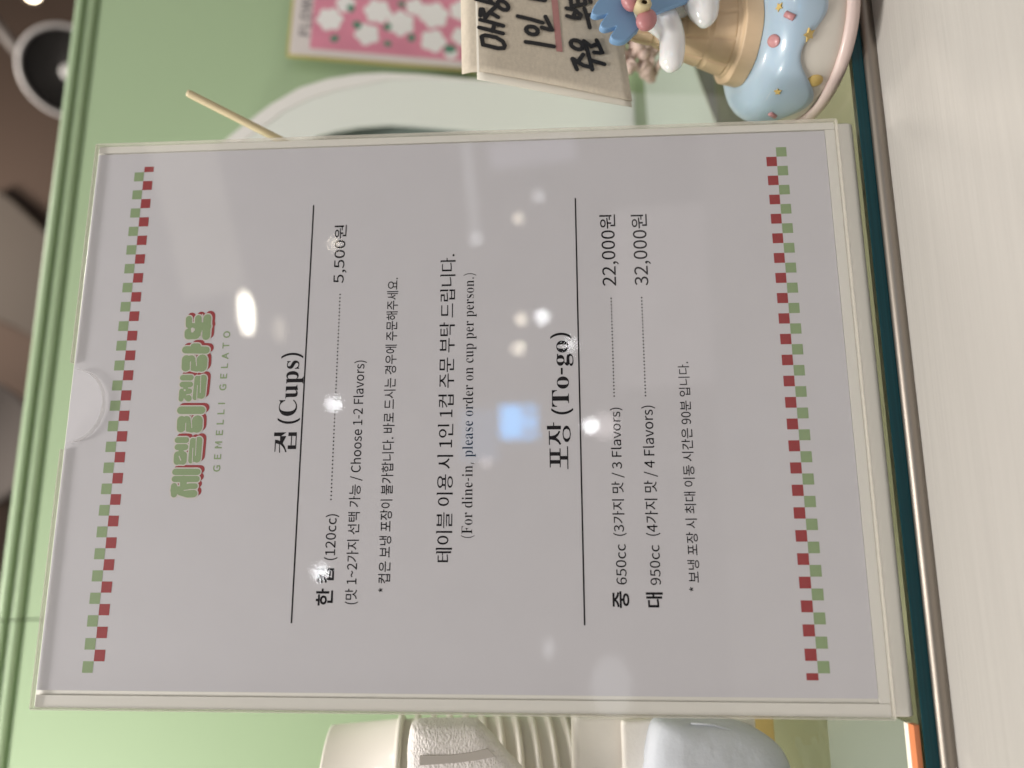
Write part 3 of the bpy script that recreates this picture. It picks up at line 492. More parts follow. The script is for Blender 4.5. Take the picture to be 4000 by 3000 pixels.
# front sheet with a half round thumb notch
nx, nr = 98.0, 14.3
pts = [(XL, YB), (XR, YB), (XR, YT), (nx + nr + 2.5, YT), (nx + nr, YT - 2.4)]
pts += [(nx + nr * math.cos(math.radians(a)), YT - 2.4 - (YT - 2.4 - 264.6) * math.sin(math.radians(a))) for a in range(6, 180, 6)]
pts += [(nx - nr, YT - 2.4), (nx - nr - 2.5, YT), (XL, YT)]
bm = bmesh.new(); prism(bm, [Vector((x * mm, y * mm, .7 * mm)) for x, y in pts], Vector((0, 0, 2.0 * mm)))
obj("front_panel", bm, M_ACR, hold)
# ground edges of the front sheet (catch the light)
def rimbar(name, x0, x1, y0, y1, z0, z1, m):
    bm = bmesh.new(); box(bm, x0 * mm, x1 * mm, y0 * mm, y1 * mm, z0 * mm, z1 * mm); return obj(name, bm, m, hold)
M_POL = clear("polished_acrylic_edge", (.98, .98, .97), .3, haze=.32, hazecol=(.82, .78, .70))
rimbar("edge", XL - .35, XL - .02, YB, YT, -3.6, 2.65, M_POL)
rimbar("edge", XR + .02, XR + .35, YB, YT, -3.6, 2.65, M_POL)
rimbar("edge", XL, XR, YB - .45, YB - .02, .8, 2.68, M_POL)
rimbar("edge", XL, nx - nr - 2.6, YT + .02, YT + .4, .75, 2.6, M_POL)
rimbar("edge", nx + nr + 2.6, XR, YT + .02, YT + .4, .75, 2.6, M_POL)
bm = bmesh.new(); prev = None
for k in range(33):
    a = math.radians(3 + 174 * k / 32); rx, ry = nr - .02, YT - 2.4 - 264.6 - .02
    cur = [bm.verts.new(((nx + (rx - d) * math.cos(a)) * mm, (YT - 2.4 - (ry - d) * math.sin(a)) * mm, z * mm)) for d, z in ((0, .8), (0, 2.66), (.35, 2.66), (.35, .8))]
    if prev:
        for q in range(4): bm.faces.new((prev[q], prev[(q + 1) % 4], cur[(q + 1) % 4], cur[q]))
    prev = cur
obj("notch_edge", bm, clear("frosted_clear", (.98, .98, .98), .5, haze=.12, hazecol=(.68, .65, .63)), hold, smooth=False)
# glued side spacers and bottom spacer
rimbar("spacer", XL + .1, -7.6, YB + .2, YT - .2, -.2, .62, M_RIM)
rimbar("spacer", 204.9, XR - .1, YB + .2, YT - .2, -.2, .62, M_RIM)
rimbar("spacer", -7.4, 204.7, YB + .2, -17.5, -.2, .62, M_RIM)
# milky back sheet that bends back into the foot
prof = [(YT - 2.3, -.3), (-22.0, -.3)]
prof = []
r_o, r_i = 3.0, .4
yc = -31 + r_o * CT - 0.0                       # bend centre so that the bend rests on the glass
inner = []
# work in the (y, z) plane of the sheet: straight part, then an arc turning backwards
zc = -.4 - r_o
phi = 90 + math.degrees(TH)                    # the foot ends level with the glass
arc = [math.radians(a) for a in [phi * k / 14 for k in range(15)]]
ycen = -31 * 1.0 + r_o * 1.0
# height of bend bottom over the glass: solve so that it touches z = 0
def hz(y, z): return Z0 + (y * CT + z * ST) * mm
low = min(hz(0 - r_o * math.sin(a), zc + r_o * math.cos(a)) for a in arc)
ycen = -low / mm / CT
out = [(280.3, -.4)] + [(ycen - r_o * math.sin(a), zc + r_o * math.cos(a)) for a in arc]
dy, dz = -math.cos(arc[-1]), -math.sin(arc[-1])
out.append((out[-1][0] + 62 * dy, out[-1][1] + 62 * dz))
inn = [(280.3, -3.0)] + [(ycen - r_i * math.sin(a), zc + r_i * math.cos(a)) for a in arc]
inn.append((inn[-1][0] + 62 * dy, inn[-1][1] + 62 * dz))
bm = bmesh.new()
A_, B_ = [], []
for X_, L_ in ((XL + .05, A_), (XR - .05, B_)):
    for o_, i_ in zip(out, inn): L_.append((bm.verts.new((X_ * mm, o_[0] * mm, o_[1] * mm)), bm.verts.new((X_ * mm, i_[0] * mm, i_[1] * mm))))
for k in range(len(out) - 1):
    for s_ in (0, 1): bm.faces.new((A_[k][s_], A_[k + 1][s_], B_[k + 1][s_], B_[k][s_]))
    for L_ in (A_, B_): bm.faces.new((L_[k][0], L_[k + 1][0], L_[k + 1][1], L_[k][1]))
for k in (0, -1): bm.faces.new((A_[k][0], A_[k][1], B_[k][1], B_[k][0]))
bk = obj("back_panel", bm, M_MILK, hold, bevel=.0004, seg=2)
for p in bk.data.polygons: p.use_smooth = True

# ------------------------------------------------------------------ menu sheet
sheet = empty("menu_sheet", (0, 0, Z0), ROT, "white printed gelato menu sheet with checkered borders inside the acrylic holder", "menu")
PX0, PX1, PY0, PY1 = -6.0, 204.4, -17.3, 279.5
bm = bmesh.new(); box(bm, PX0 * mm, PX1 * mm, PY0 * mm, PY1 * mm, .05 * mm, .25 * mm); obj("paper", bm, M_PAPER, sheet)
ZI = .30 * mm
def quad(bm, x0, x1, y0, y1, z): bm.faces.new([bm.verts.new((x * mm, y * mm, z)) for x, y in ((x0, y0), (x1, y0), (x1, y1), (x0, y1))])
H_ = 65.28 * 4
for top in (True, False):
    g = bmesh.new(); r = bmesh.new()
    for i in range(25):
        if top:
            quad(g, 8 * i, 8 * i + 4, H_ - 2, H_ + 2, ZI); quad(r, 8 * i + 4, 8 * i + (8 if i < 24 else 6.4), H_ - 6, H_ - 2, ZI)
        else:
            quad(g, 2 + 8 * i, 6 + 8 * i, -2, 2, ZI); quad(r, 8 * i - 2 if i else -.3, 8 * i + 2, 2, 6, ZI)
    obj("green_checks", g, M_GREEN, sheet); obj("red_checks", r, M_RED, sheet)
for y, x0, x1 in ((186.7, 17.54, 179.2), (81.25, 17.33, 178.95)):
    bm = bmesh.new(); quad(bm, x0, x1, y - .28, y + .28, ZI); obj("rule", bm, M_INK, sheet)
for nm, s_, st, x0, x1, ref, tp, bt in [
    ('heading', '컵', 'B', 79.12, 86.88, '컵', 197.3, 188.5), ('heading', '(Cups)', 'm', 90.13, 117.95, 'C', 196.1, 189.0),
    ('size_line', '한 컵', 'k', 23.67, 36.79, '한', 178.14, 171.88), ('size_line', '(120cc)', 's', 39.65, 56.22, '1', 175.46, 171.78),
    ('price', '5,500원', 's', 145.80, 170.25, '5', 177.13, 173.0),
    ('flavor_line', '(맛 1~2가지 선택 가능 / Choose 1-2 Flavors)', 's', 24.14, 114.42, '맛', 167.5, 163.1),
    ('note_line', '* 컵은 보냉 포장이 불가합니다. 바로 드시는 경우에 주문해주세요.', 's', 28.36, 147.58, '컵', 155.54, 151.11),
    ('dine_in_line', '테이블 이용 시 1인 1컵 주문 부탁 드립니다.', 'H', 38.93, 156.85, '테', 134.64, 128.65),
    ('dine_in_line', '(For dine-in, please order on cup per person.)', 'r', 47.51, 148.69, 'F', 125.23, 121.38),
    ('heading', '포장', 'B', 72.14, 89.56, '포', 92.78, 85.94), ('heading', '(To-go)', 'm', 92.47, 124.05, 'T', 91.62, 85.26),
    ('size_line', '중', 'k', 23.18, 28.92, '중', 71.20, 65.28), ('size_line', '650cc', 's', 31.20, 45.29, '6', 69.64, 65.92),
    ('size_line', '(3가지 맛 / 3 Flavors)', 's', 48.11, 94.84, '가', 70.35, 66.02), ('price', '22,000원', 's', 142.31, 171.62, '2', 71.51, 66.3),
    ('size_line', '대', 'k', 23.43, 28.58, '대', 59.48, 53.48), ('size_line', '950cc', 's', 31.06, 44.95, '9', 57.65, 53.96),
    ('size_line', '(4가지 맛 / 4 Flavors)', 's', 48.09, 95.45, '가', 58.65, 54.01), ('price', '32,000원', 's', 142.16, 171.39, '3', 59.22, 53.92),
    ('note_line', '* 보냉 포장 시 최대 이동 시간은 90분 입니다.', 's', 28.87, 111.92, '보', 44.10, 40.75)]:
    print_text(nm, s_, st, x0, x1, ref, tp, bt, M_INK, sheet, ZI)
for x0, x1, y, n in ((61.6, 141.2, 174.2, 56), (99.2, 137.3, 68.4, 30), (99.2, 137.3, 56.8, 30)):
    bm = bmesh.new()
    for k in range(n):
        x = x0 + (x1 - x0) * k / (n - 1)
        bm.faces.new([bm.verts.new(((x + .31 * math.cos(a)) * mm, (y + .31 * math.sin(a)) * mm, ZI)) for a in [2 * math.pi * i / 8 for i in range(8)]])
    obj("dot_leader", bm, M_INK, sheet)
LOGO = [([(66.86, 234.71), (63.83, 234.44)], 1.21), ([(65.4, 234.58), (65.39, 232.13)], 1.41), ([(65.63, 232.33), (66.82, 228.78), (66.81, 226.51)], 1.06), ([(64.78, 232.08), (63.92, 229.03), (64.03, 226.78)], 1.39), ([(69.51, 231.28), (66.84, 231.05)], 1.31), ([(69.54, 234.7), (69.48, 226.11)], 1.16), ([(72.23, 234.68), (72.16, 226.08)], 1.22), ([(78.62, 234.36), (76.28, 234.28)], 1.43), ([(78.6, 232.07), (76.26, 232.0)], 1.37), ([(78.61, 233.22), (76.27, 233.09)], 1.32), ([(81.33, 233.2), (79.1, 233.01)], 1.02), ([(81.64, 234.63), (81.61, 231.57)], 1.17), ([(84.33, 234.82), (84.3, 231.55)], 1.18), ([(84.02, 228.85), (76.48, 228.89)], 1.12), ([(84.12, 226.51), (77.07, 226.61)], 1.43), ([(83.76, 227.81), (77.21, 227.64)], 1.27), ([(91.96, 234.01), (88.94, 233.87)], 1.7), ([(91.94, 232.08), (90.05, 231.79)], 1.7), ([(89.29, 231.21), (88.9, 229.39)], 1.79), ([(91.76, 227.71), (89.13, 227.62)], 2.1), ([(95.88, 234.61), (95.78, 226.37)], 1.5), ([(103.43, 234.88), (100.24, 234.86)], 0.99), ([(103.04, 234.46), (103.26, 231.89)], 1.14), ([(102.0, 233.59), (100.45, 231.91)], 1.24), ([(105.84, 233.54), (103.79, 233.36)], 0.99), ([(105.99, 234.85), (105.95, 231.73)], 1.14), ([(108.69, 234.95), (108.64, 231.7)], 1.14), ([(108.35, 229.16), (100.8, 229.31)], 1.04), ([(108.31, 226.75), (101.66, 226.91)], 1.45), ([(108.07, 228.03), (101.67, 227.89)], 1.3), ([(115.98, 234.21), (112.86, 234.07)], 1.73), ([(115.95, 232.25), (114.0, 231.95)], 1.72), ([(113.21, 231.36), (112.79, 229.51)], 1.82), ([(115.75, 227.8), (113.02, 227.71)], 2.14), ([(119.85, 234.75), (119.58, 226.5)], 1.47), ([(121.11, 231.59), (121.08, 230.01)], 1.31), ([(132.38, 234.51), (129.86, 234.3)], 1.27), ([(132.57, 230.71), (126.34, 230.19)], 1.37), ([(126.94, 234.18), (125.62, 234.07)], 1.63), ([(129.59, 234.14), (129.52, 230.45)], 1.11), ([(125.75, 233.81), (125.83, 231.2)], 1.74), ([(132.63, 227.02), (125.23, 226.95)], 1.58), ([(129.23, 229.38), (129.18, 226.75)], 1.63)]
LOGO_SLITS = [([(78.12, 233.68), (76.63, 232.92)], 0.18), ([(81.17, 228.56), (75.37, 228.32)], 0.13), ([(85.38, 227.56), (78.44, 227.28)], 0.13), ([(90.81, 232.16), (87.17, 232.0)], 0.15), ([(93.81, 230.37), (89.02, 229.65)], 0.15), ([(65.26, 230.66), (65.6, 227.67), (65.59, 225.41)], 0.13), ([(103.8, 233.75), (103.67, 233.66)], 0.31), ([(101.87, 232.81), (102.22, 230.77)], 0.16), ([(105.52, 228.8), (99.65, 228.62)], 0.13), ([(109.49, 227.76), (102.69, 227.45)], 0.13), ([(114.99, 232.35), (111.23, 232.18)], 0.16), ([(117.87, 230.5), (113.39, 229.82)], 0.16), ([(128.24, 232.71), (127.39, 232.64)], 0.58), ([(129.09, 235.94), (128.54, 234.71)], 0.16), ([(134.14, 229.12), (131.21, 228.88)], 0.21), ([(126.84, 228.92), (124.08, 229.08)], 0.18)]
L3 = lambda dx, dy: (lambda x, y, z: Vector(((x + dx) * mm, (y + dy) * mm, z)))
bm = bmesh.new(); zt = strokes_flat(bm, [(p, r + .42) for p, r in LOGO], ZI, to3=L3(.95, -1.05)); obj("logo_shadow", bm, M_RED, sheet)
bm = bmesh.new(); zt = strokes_flat(bm, [(p, r + .46) for p, r in LOGO], zt + 2e-5, to3=L3(0, 0)); obj("logo_outline", bm, M_PAPERW, sheet)
bm = bmesh.new(); zt = strokes_flat(bm, LOGO, zt + 2e-5, to3=L3(0, 0)); obj("logo_letters", bm, M_GREEN, sheet)
bm = bmesh.new(); strokes_flat(bm, LOGO_SLITS, zt + 1e-5, to3=L3(0, 0)); obj("logo_gaps", bm, M_PAPERW, sheet)
print_text("logo_caption", "GEMELLI GELATO", 'k', 72.16, 127.14, 'G', 220.14, 217.30, M_GREEN, sheet, ZI, spacing=420)

# ------------------------------------------------------------------ flower card on the green board
YC = YW - .017
cTL, cBL = at(1130.7, 208, YC), at(1801, 264, YC)
cz0, cz1, cx0 = cBL.z - .012, cTL.z, cTL.x
card = empty("flower_card", (cBL.x - (cTL.x - cBL.x) * .11, YC, cz0), label="pink and white flower print card fixed to the green board", cat="art card")
W_, Hh = .16, cz1 - cz0
bm = bmesh.new(); box(bm, 0, W_, -.0008, .0008, 0, Hh); obj("card", bm, mat("card_white", (.70, .64, .63), .6), card)
bm = bmesh.new(); box(bm, -.0022, W_, .0009, .0030, -.002, Hh + .0028); obj("backing", bm, mat("yellow_backing", (.50, .44, .16), .6), card)
pz1 = at(1212, 150, YC).z - cz0; px0 = at(1400, 200, YC).x - cx0
bm = bmesh.new(); box(bm, px0, W_ - .006, -.0011, -.0009, .009, pz1)
pk = obj("print", bm, mat("pink_print", (.68, .25, .35), .6, noise=((25, 25, 25), .25, 2)), card)
random.seed(4)
fl = bmesh.new(); lf = bmesh.new()
def blob(bm, x, z, r, y, lob, ph):
    bm.faces.new([bm.verts.new((x + r * (.86 + .24 * abs(math.cos(lob * .5 * a + ph))) * math.cos(a), y, z + r * (.86 + .24 * abs(math.cos(lob * .5 * a + ph))) * math.sin(a))) for a in [2 * math.pi * i / 60 for i in range(60)]])
k = 0
for (px, py, r) in ((1285, 75, 40), (1432, 130, 38), (1560, 85, 44), (1690, 150, 40), (1470, 40, 42), (1345, 15, 30), (1690, 50, 46), (1800, 130, 32), (1795, 30, 36), (1615, 20, 30), (1900, 90, 40), (1880, 180, 32), (1760, 195, 22)):
    p = at(px, py, YC); k += 1
    blob(fl, p.x - cx0, p.z - cz0, r * .00027, -.00125 - k * 4e-6, 5 + k % 2, k)
for (px, py, r) in ((1392, 95, 15), (1510, 100, 14), (1513, 165, 12), (1605, 140, 14), (1755, 180, 19), (1365, 30, 14), (1305, 150, 14), (1562, 10, 12), (1860, 40, 13)):
    p = at(px, py, YC); k += 1
    blob(lf, p.x - cx0, p.z - cz0, r * .00025, -.0014 - k * 4e-6, 2, k * 1.3)
card.rotation_euler = (0, math.atan2(cBL.x - cTL.x, cBL.z - cTL.z) + math.pi if False else math.atan((cTL.x - cBL.x) / (cTL.z - cBL.z)), 0)
obj("flowers", fl, mat("flower_white", (.84, .82, .82), .6), card); obj("leaves", lf, mat("leaf_green", (.10, .26, .18), .6), card)
p = at(1188, 145, YC); tp = text_mesh("FLOWER", 'k', 60); b = bbox(tp)
hgt = .0085; sc_ = hgt / 730
fill("lettering", [[(q[0] * sc_ * 1.12, q[1] * sc_) for q in poly] for poly in tp], mat("card_ink", (.22, .20, .22), .6), card,
     M=Matrix.Translation((p.x - cx0, -.0012, p.z - cz0 - hgt * .45)) @ Matrix.Rotation(math.radians(90), 4, 'X'))

# ------------------------------------------------------------------ white arched stand
def outl(pts): return [at(x, y, YS) for x, y in pts]
outer = [(760, 700), (800, 640), (884, 552), (960, 490), (1060, 415), (1172, 350), (1281, 315), (1389, 297), (1498, 291), (1642, 298), (1805, 313), (2100, 338), (2300, 356), (2478, 371)]
oP = outl(outer)
base_z = -.03
right = oP[-1].x
mid = at(1498, 291, YS)
cxs = right - .150
half = [(p.x, p.z) for p in oP]
half[-1] = (right, .0); 
full = half + [(2 * cxs - x, z) for x, z in half[::-1]]
full = [(x, max(z, 0.0)) for x, z in full if True]
std = empty("arched_stand", (cxs, YS, base_z), label="white arch topped stand with a thick rim behind the menu's right side", cat="stand")
def arch(name, pts, y0, y1, m, bev=.0):
    bm = bmesh.new(); prism(bm, [Vector((x - cxs, y0 - YS, z - base_z)) for x, z in pts], Vector((0, y1 - y0, 0))); return obj(name, bm, m, std, bevel=bev, seg=3)
M_STD = mat("stand_white", (.80, .83, .79), .4)
M_STDR = mat("stand_rim_white", (.85, .83, .81), .4)
inn_px = [(850, 690), (900, 625), (960, 552), (1035, 500), (1110, 442), (1208, 393), (1317, 358), (1425, 336), (1520, 316), (1642, 312), (1805, 320), (2100, 343), (2300, 360), (2478, 374)]
iP = [(p.x, p.z) for p in outl(inn_px)]; iP[-1] = (iP[-1][0], .0)
# rim ring as a bridged band, pushed forward a little
bm = bmesh.new(); F0, F1, B0, B1 = [], [], [], []
op = half + [(2 * cxs - x, z) for x, z in half[::-1]]; ip = iP + [(2 * cxs - x, z) for x, z in iP[::-1]]
for (x, z), (u, v) in zip(op, ip):
    F0.append(bm.verts.new((x - cxs, -.0028, z - base_z))); F1.append(bm.verts.new((u - cxs, -.0028, v - base_z)))
    B0.append(bm.verts.new((x - cxs, .028, z - base_z))); B1.append(bm.verts.new((u - cxs, .028, v - base_z)))
n = len(F0)
for i in range(n - 1):
    bm.faces.new((F0[i], F0[i + 1], F1[i + 1], F1[i])); bm.faces.new((B0[i], B0[i + 1], B1[i + 1], B1[i]))
    bm.faces.new((F0[i], F0[i + 1], B0[i + 1], B0[i])); bm.faces.new((F1[i], F1[i + 1], B1[i + 1], B1[i]))
for i in (0, n - 1): bm.faces.new((F0[i], F1[i], B1[i], B0[i]))
obj("rim", bm, M_STDR, std, bevel=.0010)
# face plate with a low arched opening
hole_px = [(1130, 640), (1180, 572), (1237, 538), (1310, 516), (1400, 498), (1516, 488), (1620, 493), (1715, 501), (1895, 519), (2014, 529), (2120, 545), (2200, 580)]
hP = [(p.x, p.z) for p in outl(hole_px)]
hx = lambda x: 2 * cxs - x
hole = hP + [(hx(x), z) for x, z in hP[::-1]]
bm = bmesh.new(); Fo, Ho = [], []
cu = bpy.data.curves.new('t', 'CURVE'); cu.dimensions = '2D'; cu.fill_mode = 'BOTH'; cu.extrude = .002
for poly in ([(x * 1.0 - (x - cxs) * .004, z) for x, z in ip], hole):
    sp = cu.splines.new('POLY'); sp.points.add(len(poly) - 1); sp.use_cyclic_u = True
    for i, (x, z) in enumerate(poly): sp.points[i].co = (x - cxs, z - base_z, 0, 1)
t = bpy.data.objects.new('t', cu); COL.objects.link(t)
me = bpy.data.meshes.new_from_object(t.evaluated_get(bpy.context.evaluated_depsgraph_get())); bpy.data.objects.remove(t)
me.transform(Matrix.Rotation(math.radians(90), 4, 'X')); me.materials.clear(); bm.free()
link("face", me, M_STD, std)
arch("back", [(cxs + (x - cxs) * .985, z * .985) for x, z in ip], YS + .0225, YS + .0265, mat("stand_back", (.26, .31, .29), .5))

# ------------------------------------------------------------------ wooden stick behind the holder
a, b = at(731, 362, .052), at(1240, 620, .070)
st = bmesh.new(); tube(st, [a, a + (b - a) * .02, a + (b - a) * .5, b], [.00145, .0017, .0018, .0018], 20)
so = obj("wooden_stick", st, mat("pale_wood", (.66, .55, .35), .55, noise=((300, 300, 40), .15, 3)), smooth=True)
tag(so, "thin pale wooden stick poking out behind the menu holder's right edge", "stick")

# ------------------------------------------------------------------ hand written kraft notes
HAND = [[(243.85, 146.91), (247.63, 147.53), (248.33, 146.1), (247.63, 141.54), (245.99, 138.88), (244.13, 138.04), (242.91, 138.5), (242.67, 140.78), (243.93, 146.91)], [(251.69, 148.58), (250.65, 143.45), (249.62, 138.8)], [(255.28, 148.1), (254.34, 143.45), (253.14, 138.68)], [(254.01, 142.12), (250.37, 143.14)], [(257.18, 148.11), (260.21, 147.98), (260.28, 147.1), (256.38, 146.05)], [(256.38, 146.05), (258.65, 144.61), (261.81, 141.86)], [(259.11, 144.23), (256.99, 140.78)], [(264.74, 149.99), (263.22, 142.71)], [(266.87, 145.02), (263.51, 143.47)], [(261.16, 136.71), (260.64, 137.36), (260.58, 138.33), (260.99, 139.41), (261.78, 140.35), (262.77, 140.93), (263.74, 141.02), (264.45, 140.59), (264.76, 139.76), (264.58, 138.7), (263.96, 137.66), (263.04, 136.88), (262.03, 136.54), (261.16, 136.71)], [(246.36, 129.41), (245.76, 123.97), (244.91, 117.82)], [(251.07, 124.38), (250.34, 124.9), (249.93, 125.85), (249.95, 127.02), (250.38, 128.13), (251.14, 128.94), (252.04, 129.26), (252.88, 129.01), (253.47, 128.26), (253.67, 127.17), (253.44, 125.99), (252.82, 125.0), (251.97, 124.42), (251.07, 124.38)], [(258.04, 132.64), (256.86, 126.94), (255.65, 122.32)], [(258.6, 121.12), (252.6, 118.41), (252.53, 119.45), (253.46, 122.65)], [(266.93, 127.63), (266.2, 121.22)], [(239.67, 110.19), (234.9, 108.44)], [(239.68, 110.0), (236.78, 105.61), (236.24, 102.92)], [(238.11, 108.1), (241.89, 105.69)], [(248.15, 105.28), (243.94, 103.9), (238.88, 102.85), (235.11, 102.09)], [(239.52, 102.84), (238.64, 100.14), (237.78, 97.05)], [(244.87, 105.99), (244.24, 106.67), (244.06, 107.73), (244.37, 108.92), (245.1, 109.97), (246.09, 110.65), (247.11, 110.79), (247.92, 110.36), (248.35, 109.47), (248.28, 108.31), (247.74, 107.15), (246.85, 106.26), (245.82, 105.84), (244.87, 105.99)], [(248.06, 105.28), (245.77, 102.29)], [(248.74, 99.95), (243.08, 97.68), (242.79, 98.86), (243.06, 101.12)], [(245.69, 102.3), (246.77, 100.32)], [(263.07, 112.28), (262.48, 108.57), (260.24, 106.26), (258.67, 106.88), (258.61, 109.43), (259.46, 112.07)], [(262.35, 108.49), (258.91, 109.42)], [(263.35, 104.7), (259.13, 103.54), (254.49, 102.67)], [(260.22, 103.71), (260.63, 101.14), (260.45, 99.37)], [(267.83, 110.5), (264.25, 110.1), (265.57, 104.37)], [(268.07, 107.47), (264.92, 107.14)], [(268.52, 104.5), (265.58, 104.25)], [(268.66, 102.72), (266.51, 101.98)]]
HAND_BAR = [(268.08, 118.58), (268.29, 115.91), (242.72, 114.15), (242.97, 116.77)]
YN = .012
def note(name, corners, curl, dy, label, m):
    """corner points (x, z) in mm: top left, top right, bottom right, bottom left; curl pushes the top edge back"""
    bm = bmesh.new(); N = 18; G_ = []
    for j in range(N + 1):
        row = []
        for i in range(N + 1):
            u, v = i / N, j / N
            lx = corners[0][0] * (1 - v) + corners[3][0] * v; lz = corners[0][1] * (1 - v) + corners[3][1] * v
            rx = corners[1][0] * (1 - v) + corners[2][0] * v; rz = corners[1][1] * (1 - v) + corners[2][1] * v
            sag = 1.4 * math.sin(math.pi * v) * (1 - u) if curl else 0
            y = YN + dy * mm + (max(0, .16 - v) ** 2 * .16 if curl else 0) - .0012 * (v ** 3) * (1 - u)
            row.append(bm.verts.new(((lx * (1 - u) + rx * u + sag * .6) * mm, y, (lz * (1 - u) + rz * u) * mm)))
        G_.append(row)
    for j in range(N):
        for i in range(N): bm.faces.new((G_[j][i], G_[j + 1][i], G_[j + 1][i + 1], G_[j][i + 1]))
    return bm
M_KRAFT = mat("kraft_note", (.56, .495, .40), .8, noise=((500, 30, 900), .16, 4), bump=((2200, 200, 900), .3, .0003, 2))
c4 = [at(1806, 266, YN), at(2466, 402, YN)]
ct = [(c4[0].x * 1e3, c4[0].z * 1e3), (c4[0].x * 1e3 + 62, c4[0].z * 1e3 + 1.5), (c4[1].x * 1e3 + 62, c4[1].z * 1e3 + 6), (c4[1].x * 1e3, c4[1].z * 1e3)]
nt_ = empty("kraft_note", (c4[1].x, YN, c4[1].z), label="front kraft paper note with black handwriting and a pink bar", cat="note")
def parent_keep(o, p): o.parent = p; o.matrix_parent_inverse = Matrix.Translation(-p.location)
o = obj("paper", note("n", ct, True, 0, "", None), M_KRAFT, nt_, smooth=True); parent_keep(o, nt_)
sol = o.modifiers.new("thick", "SOLIDIFY"); sol.thickness = .00015; sol.offset = 1
def n3(x, y, z): return Vector((x * mm, YN - .00045 - z - .0012 * max(0, min(1, (ct[0][1] - y) / (ct[0][1] - ct[3][1]))) ** 3, y * mm))
bm = bmesh.new(); q = HAND_BAR; bm.faces.new([bm.verts.new(n3(x, z, -.00012)) for x, z in q])
parent_keep(obj("pink_bar", bm, mat("pink_marker", (.42, .20, .19), .7), nt_), nt_)
bm = bmesh.new(); strokes_flat(bm, [(p, .92) for p in HAND], .00002, 1e-6, to3=n3)
parent_keep(obj("handwriting", bm, mat("marker_ink", (.012, .012, .014), .5), nt_), nt_)
e0, e1 = at(1864, 306, YN), at(2467, 421, YN)
cb = [(e0.x * 1e3, e0.z * 1e3), (e0.x * 1e3 + 62, e0.z * 1e3 + 1.5), (e1.x * 1e3 + 62, e1.z * 1e3 + 6), (e1.x * 1e3, e1.z * 1e3)]
o = obj("kraft_note", note("n", cb, False, .5, "", None), mat("kraft_note_pale", (.68, .64, .56), .8), smooth=True)  # second sheet has a paler kraft colour
sol = o.modifiers.new("thick", "SOLIDIFY"); sol.thickness = .00025; sol.offset = 1
tag(o, "second kraft paper note peeking out behind the handwritten one", "note")

# ------------------------------------------------------------------ ice cream cone clip stand on a plate
PC = Vector((.259, .016, 0))
ice = empty("cone_memo_clip", PC, label="memo clip shaped like an upturned ice cream cone with melting blue icing", cat="memo clip")
M_PINKR = mat("pale_pink_glaze", (.70, .56, .52), .36, coat=.15, noise=((25, 25, 1500), .05, 3))
M_CREAM = mat("cream_glaze", (.67, .63, .57), .38, coat=.15)
M_BLUE = mat("blue_icing", (.385, .50, .61), .3, coat=.3, sss=.1)
M_WAF = mat("waffle", (.63, .465, .30), .55, noise=((160, 160, 160), .10, 3))
bm = bmesh.new(); lathe(bm, [(.001, .0003), (.0300, .0003), (.0332, .0009), (.0349, .0024), (.0353, .0040), (.0351, .0054), (.0343, .0064), (.0333, .0066), (.0328, .0061), (.001, .0058)], 128)
obj("base_ring", bm, M_PINKR, ice, smooth=True)
bm = bmesh.new(); lathe(bm, [(.0324, .0060), (.0328, .0072), (.0332, .010), (.0333, .018), (.0326, .028), (.020, .030), (.001, .030)], 128)
obj("cream_body", bm, M_CREAM, ice, smooth=True)
def icing(k, a, r, z):
    wv = math.cos(6 * (a + math.radians(136))) + .22 * math.cos(2 * a + .4)
    t = max(0.0, min(1.0, (31.5e-3 - z) / .011))
    da = ((math.degrees(a) + 185 + 180) % 360) - 180
    return r, z + (.0042 * wv - .0088 * math.exp(-(da / 36) ** 2) - .0006) * t * t
bm = bmesh.new(); lathe(bm, [(.0328, .0208), (.0337, .0203), (.0345, .0205), (.0349, .0216), (.0349, .0232), (.0346, .0250), (.0340, .0268), (.0328, .0285), (.0310, .0302), (.0288, .0316), (.0262, .0327), (.0235, .0335), (.021, .0338), (.012, .0340), (.001, .0340)], 192, icing)
obj("blue_icing", bm, M_BLUE, ice, smooth=True)
# waffle cone, point up: a band at the mouth, a grid pressed into the wall
CP_ = [(.0000, .0204), (.0066, .0194), (.0074, .0168), (.010, .0158), (.0187, .0133), (.026, .0112), (.0333, .0083), (.0405, .0060), (.0470, .0050), (.0520, .0036), (.062, .0008)]
def cone_r(h):
    for (h0, r0), (h1, r1) in zip(CP_, CP_[1:]):
        if h <= h1: return r0 + (r1 - r0) * (h - h0) / (h1 - h0)
    return .0008
bm = bmesh.new(); NT, NA = 200, 220; rings = []
for j in range(NT + 1):
    h = .062 * j / NT; ring = []
    for i in range(NA):
        a = 2 * math.pi * i / NA
        g1 = abs(((a * 9 / (2 * math.pi)) + 4 * h + .25) % 1 - .5) * 2; g2 = abs((h * 95 + .22) % 1 - .5) * 2
        groove = max((g1 - .80) / .2 if g1 > .80 else 0, (g2 - .74) / .26 if g2 > .74 else 0)
        r = max(.0004, cone_r(h) - (.0005 * min(1, groove * 1.5) if h > .0085 else 0) + (.0004 * math.sin(9 * a) * .4 if h < .007 else 0))
        ring.append(bm.verts.new((r * math.cos(a), r * math.sin(a), .0340 + h)))
    rings.append(ring)
for p, q in zip(rings, rings[1:]):
    for i in range(NA): bm.faces.new((p[i], p[(i + 1) % NA], q[(i + 1) % NA], q[i]))
bm.faces.new(rings[0][::-1]); bm.faces.new(rings[-1])
obj("waffle_cone", bm, M_WAF, ice, smooth=True)
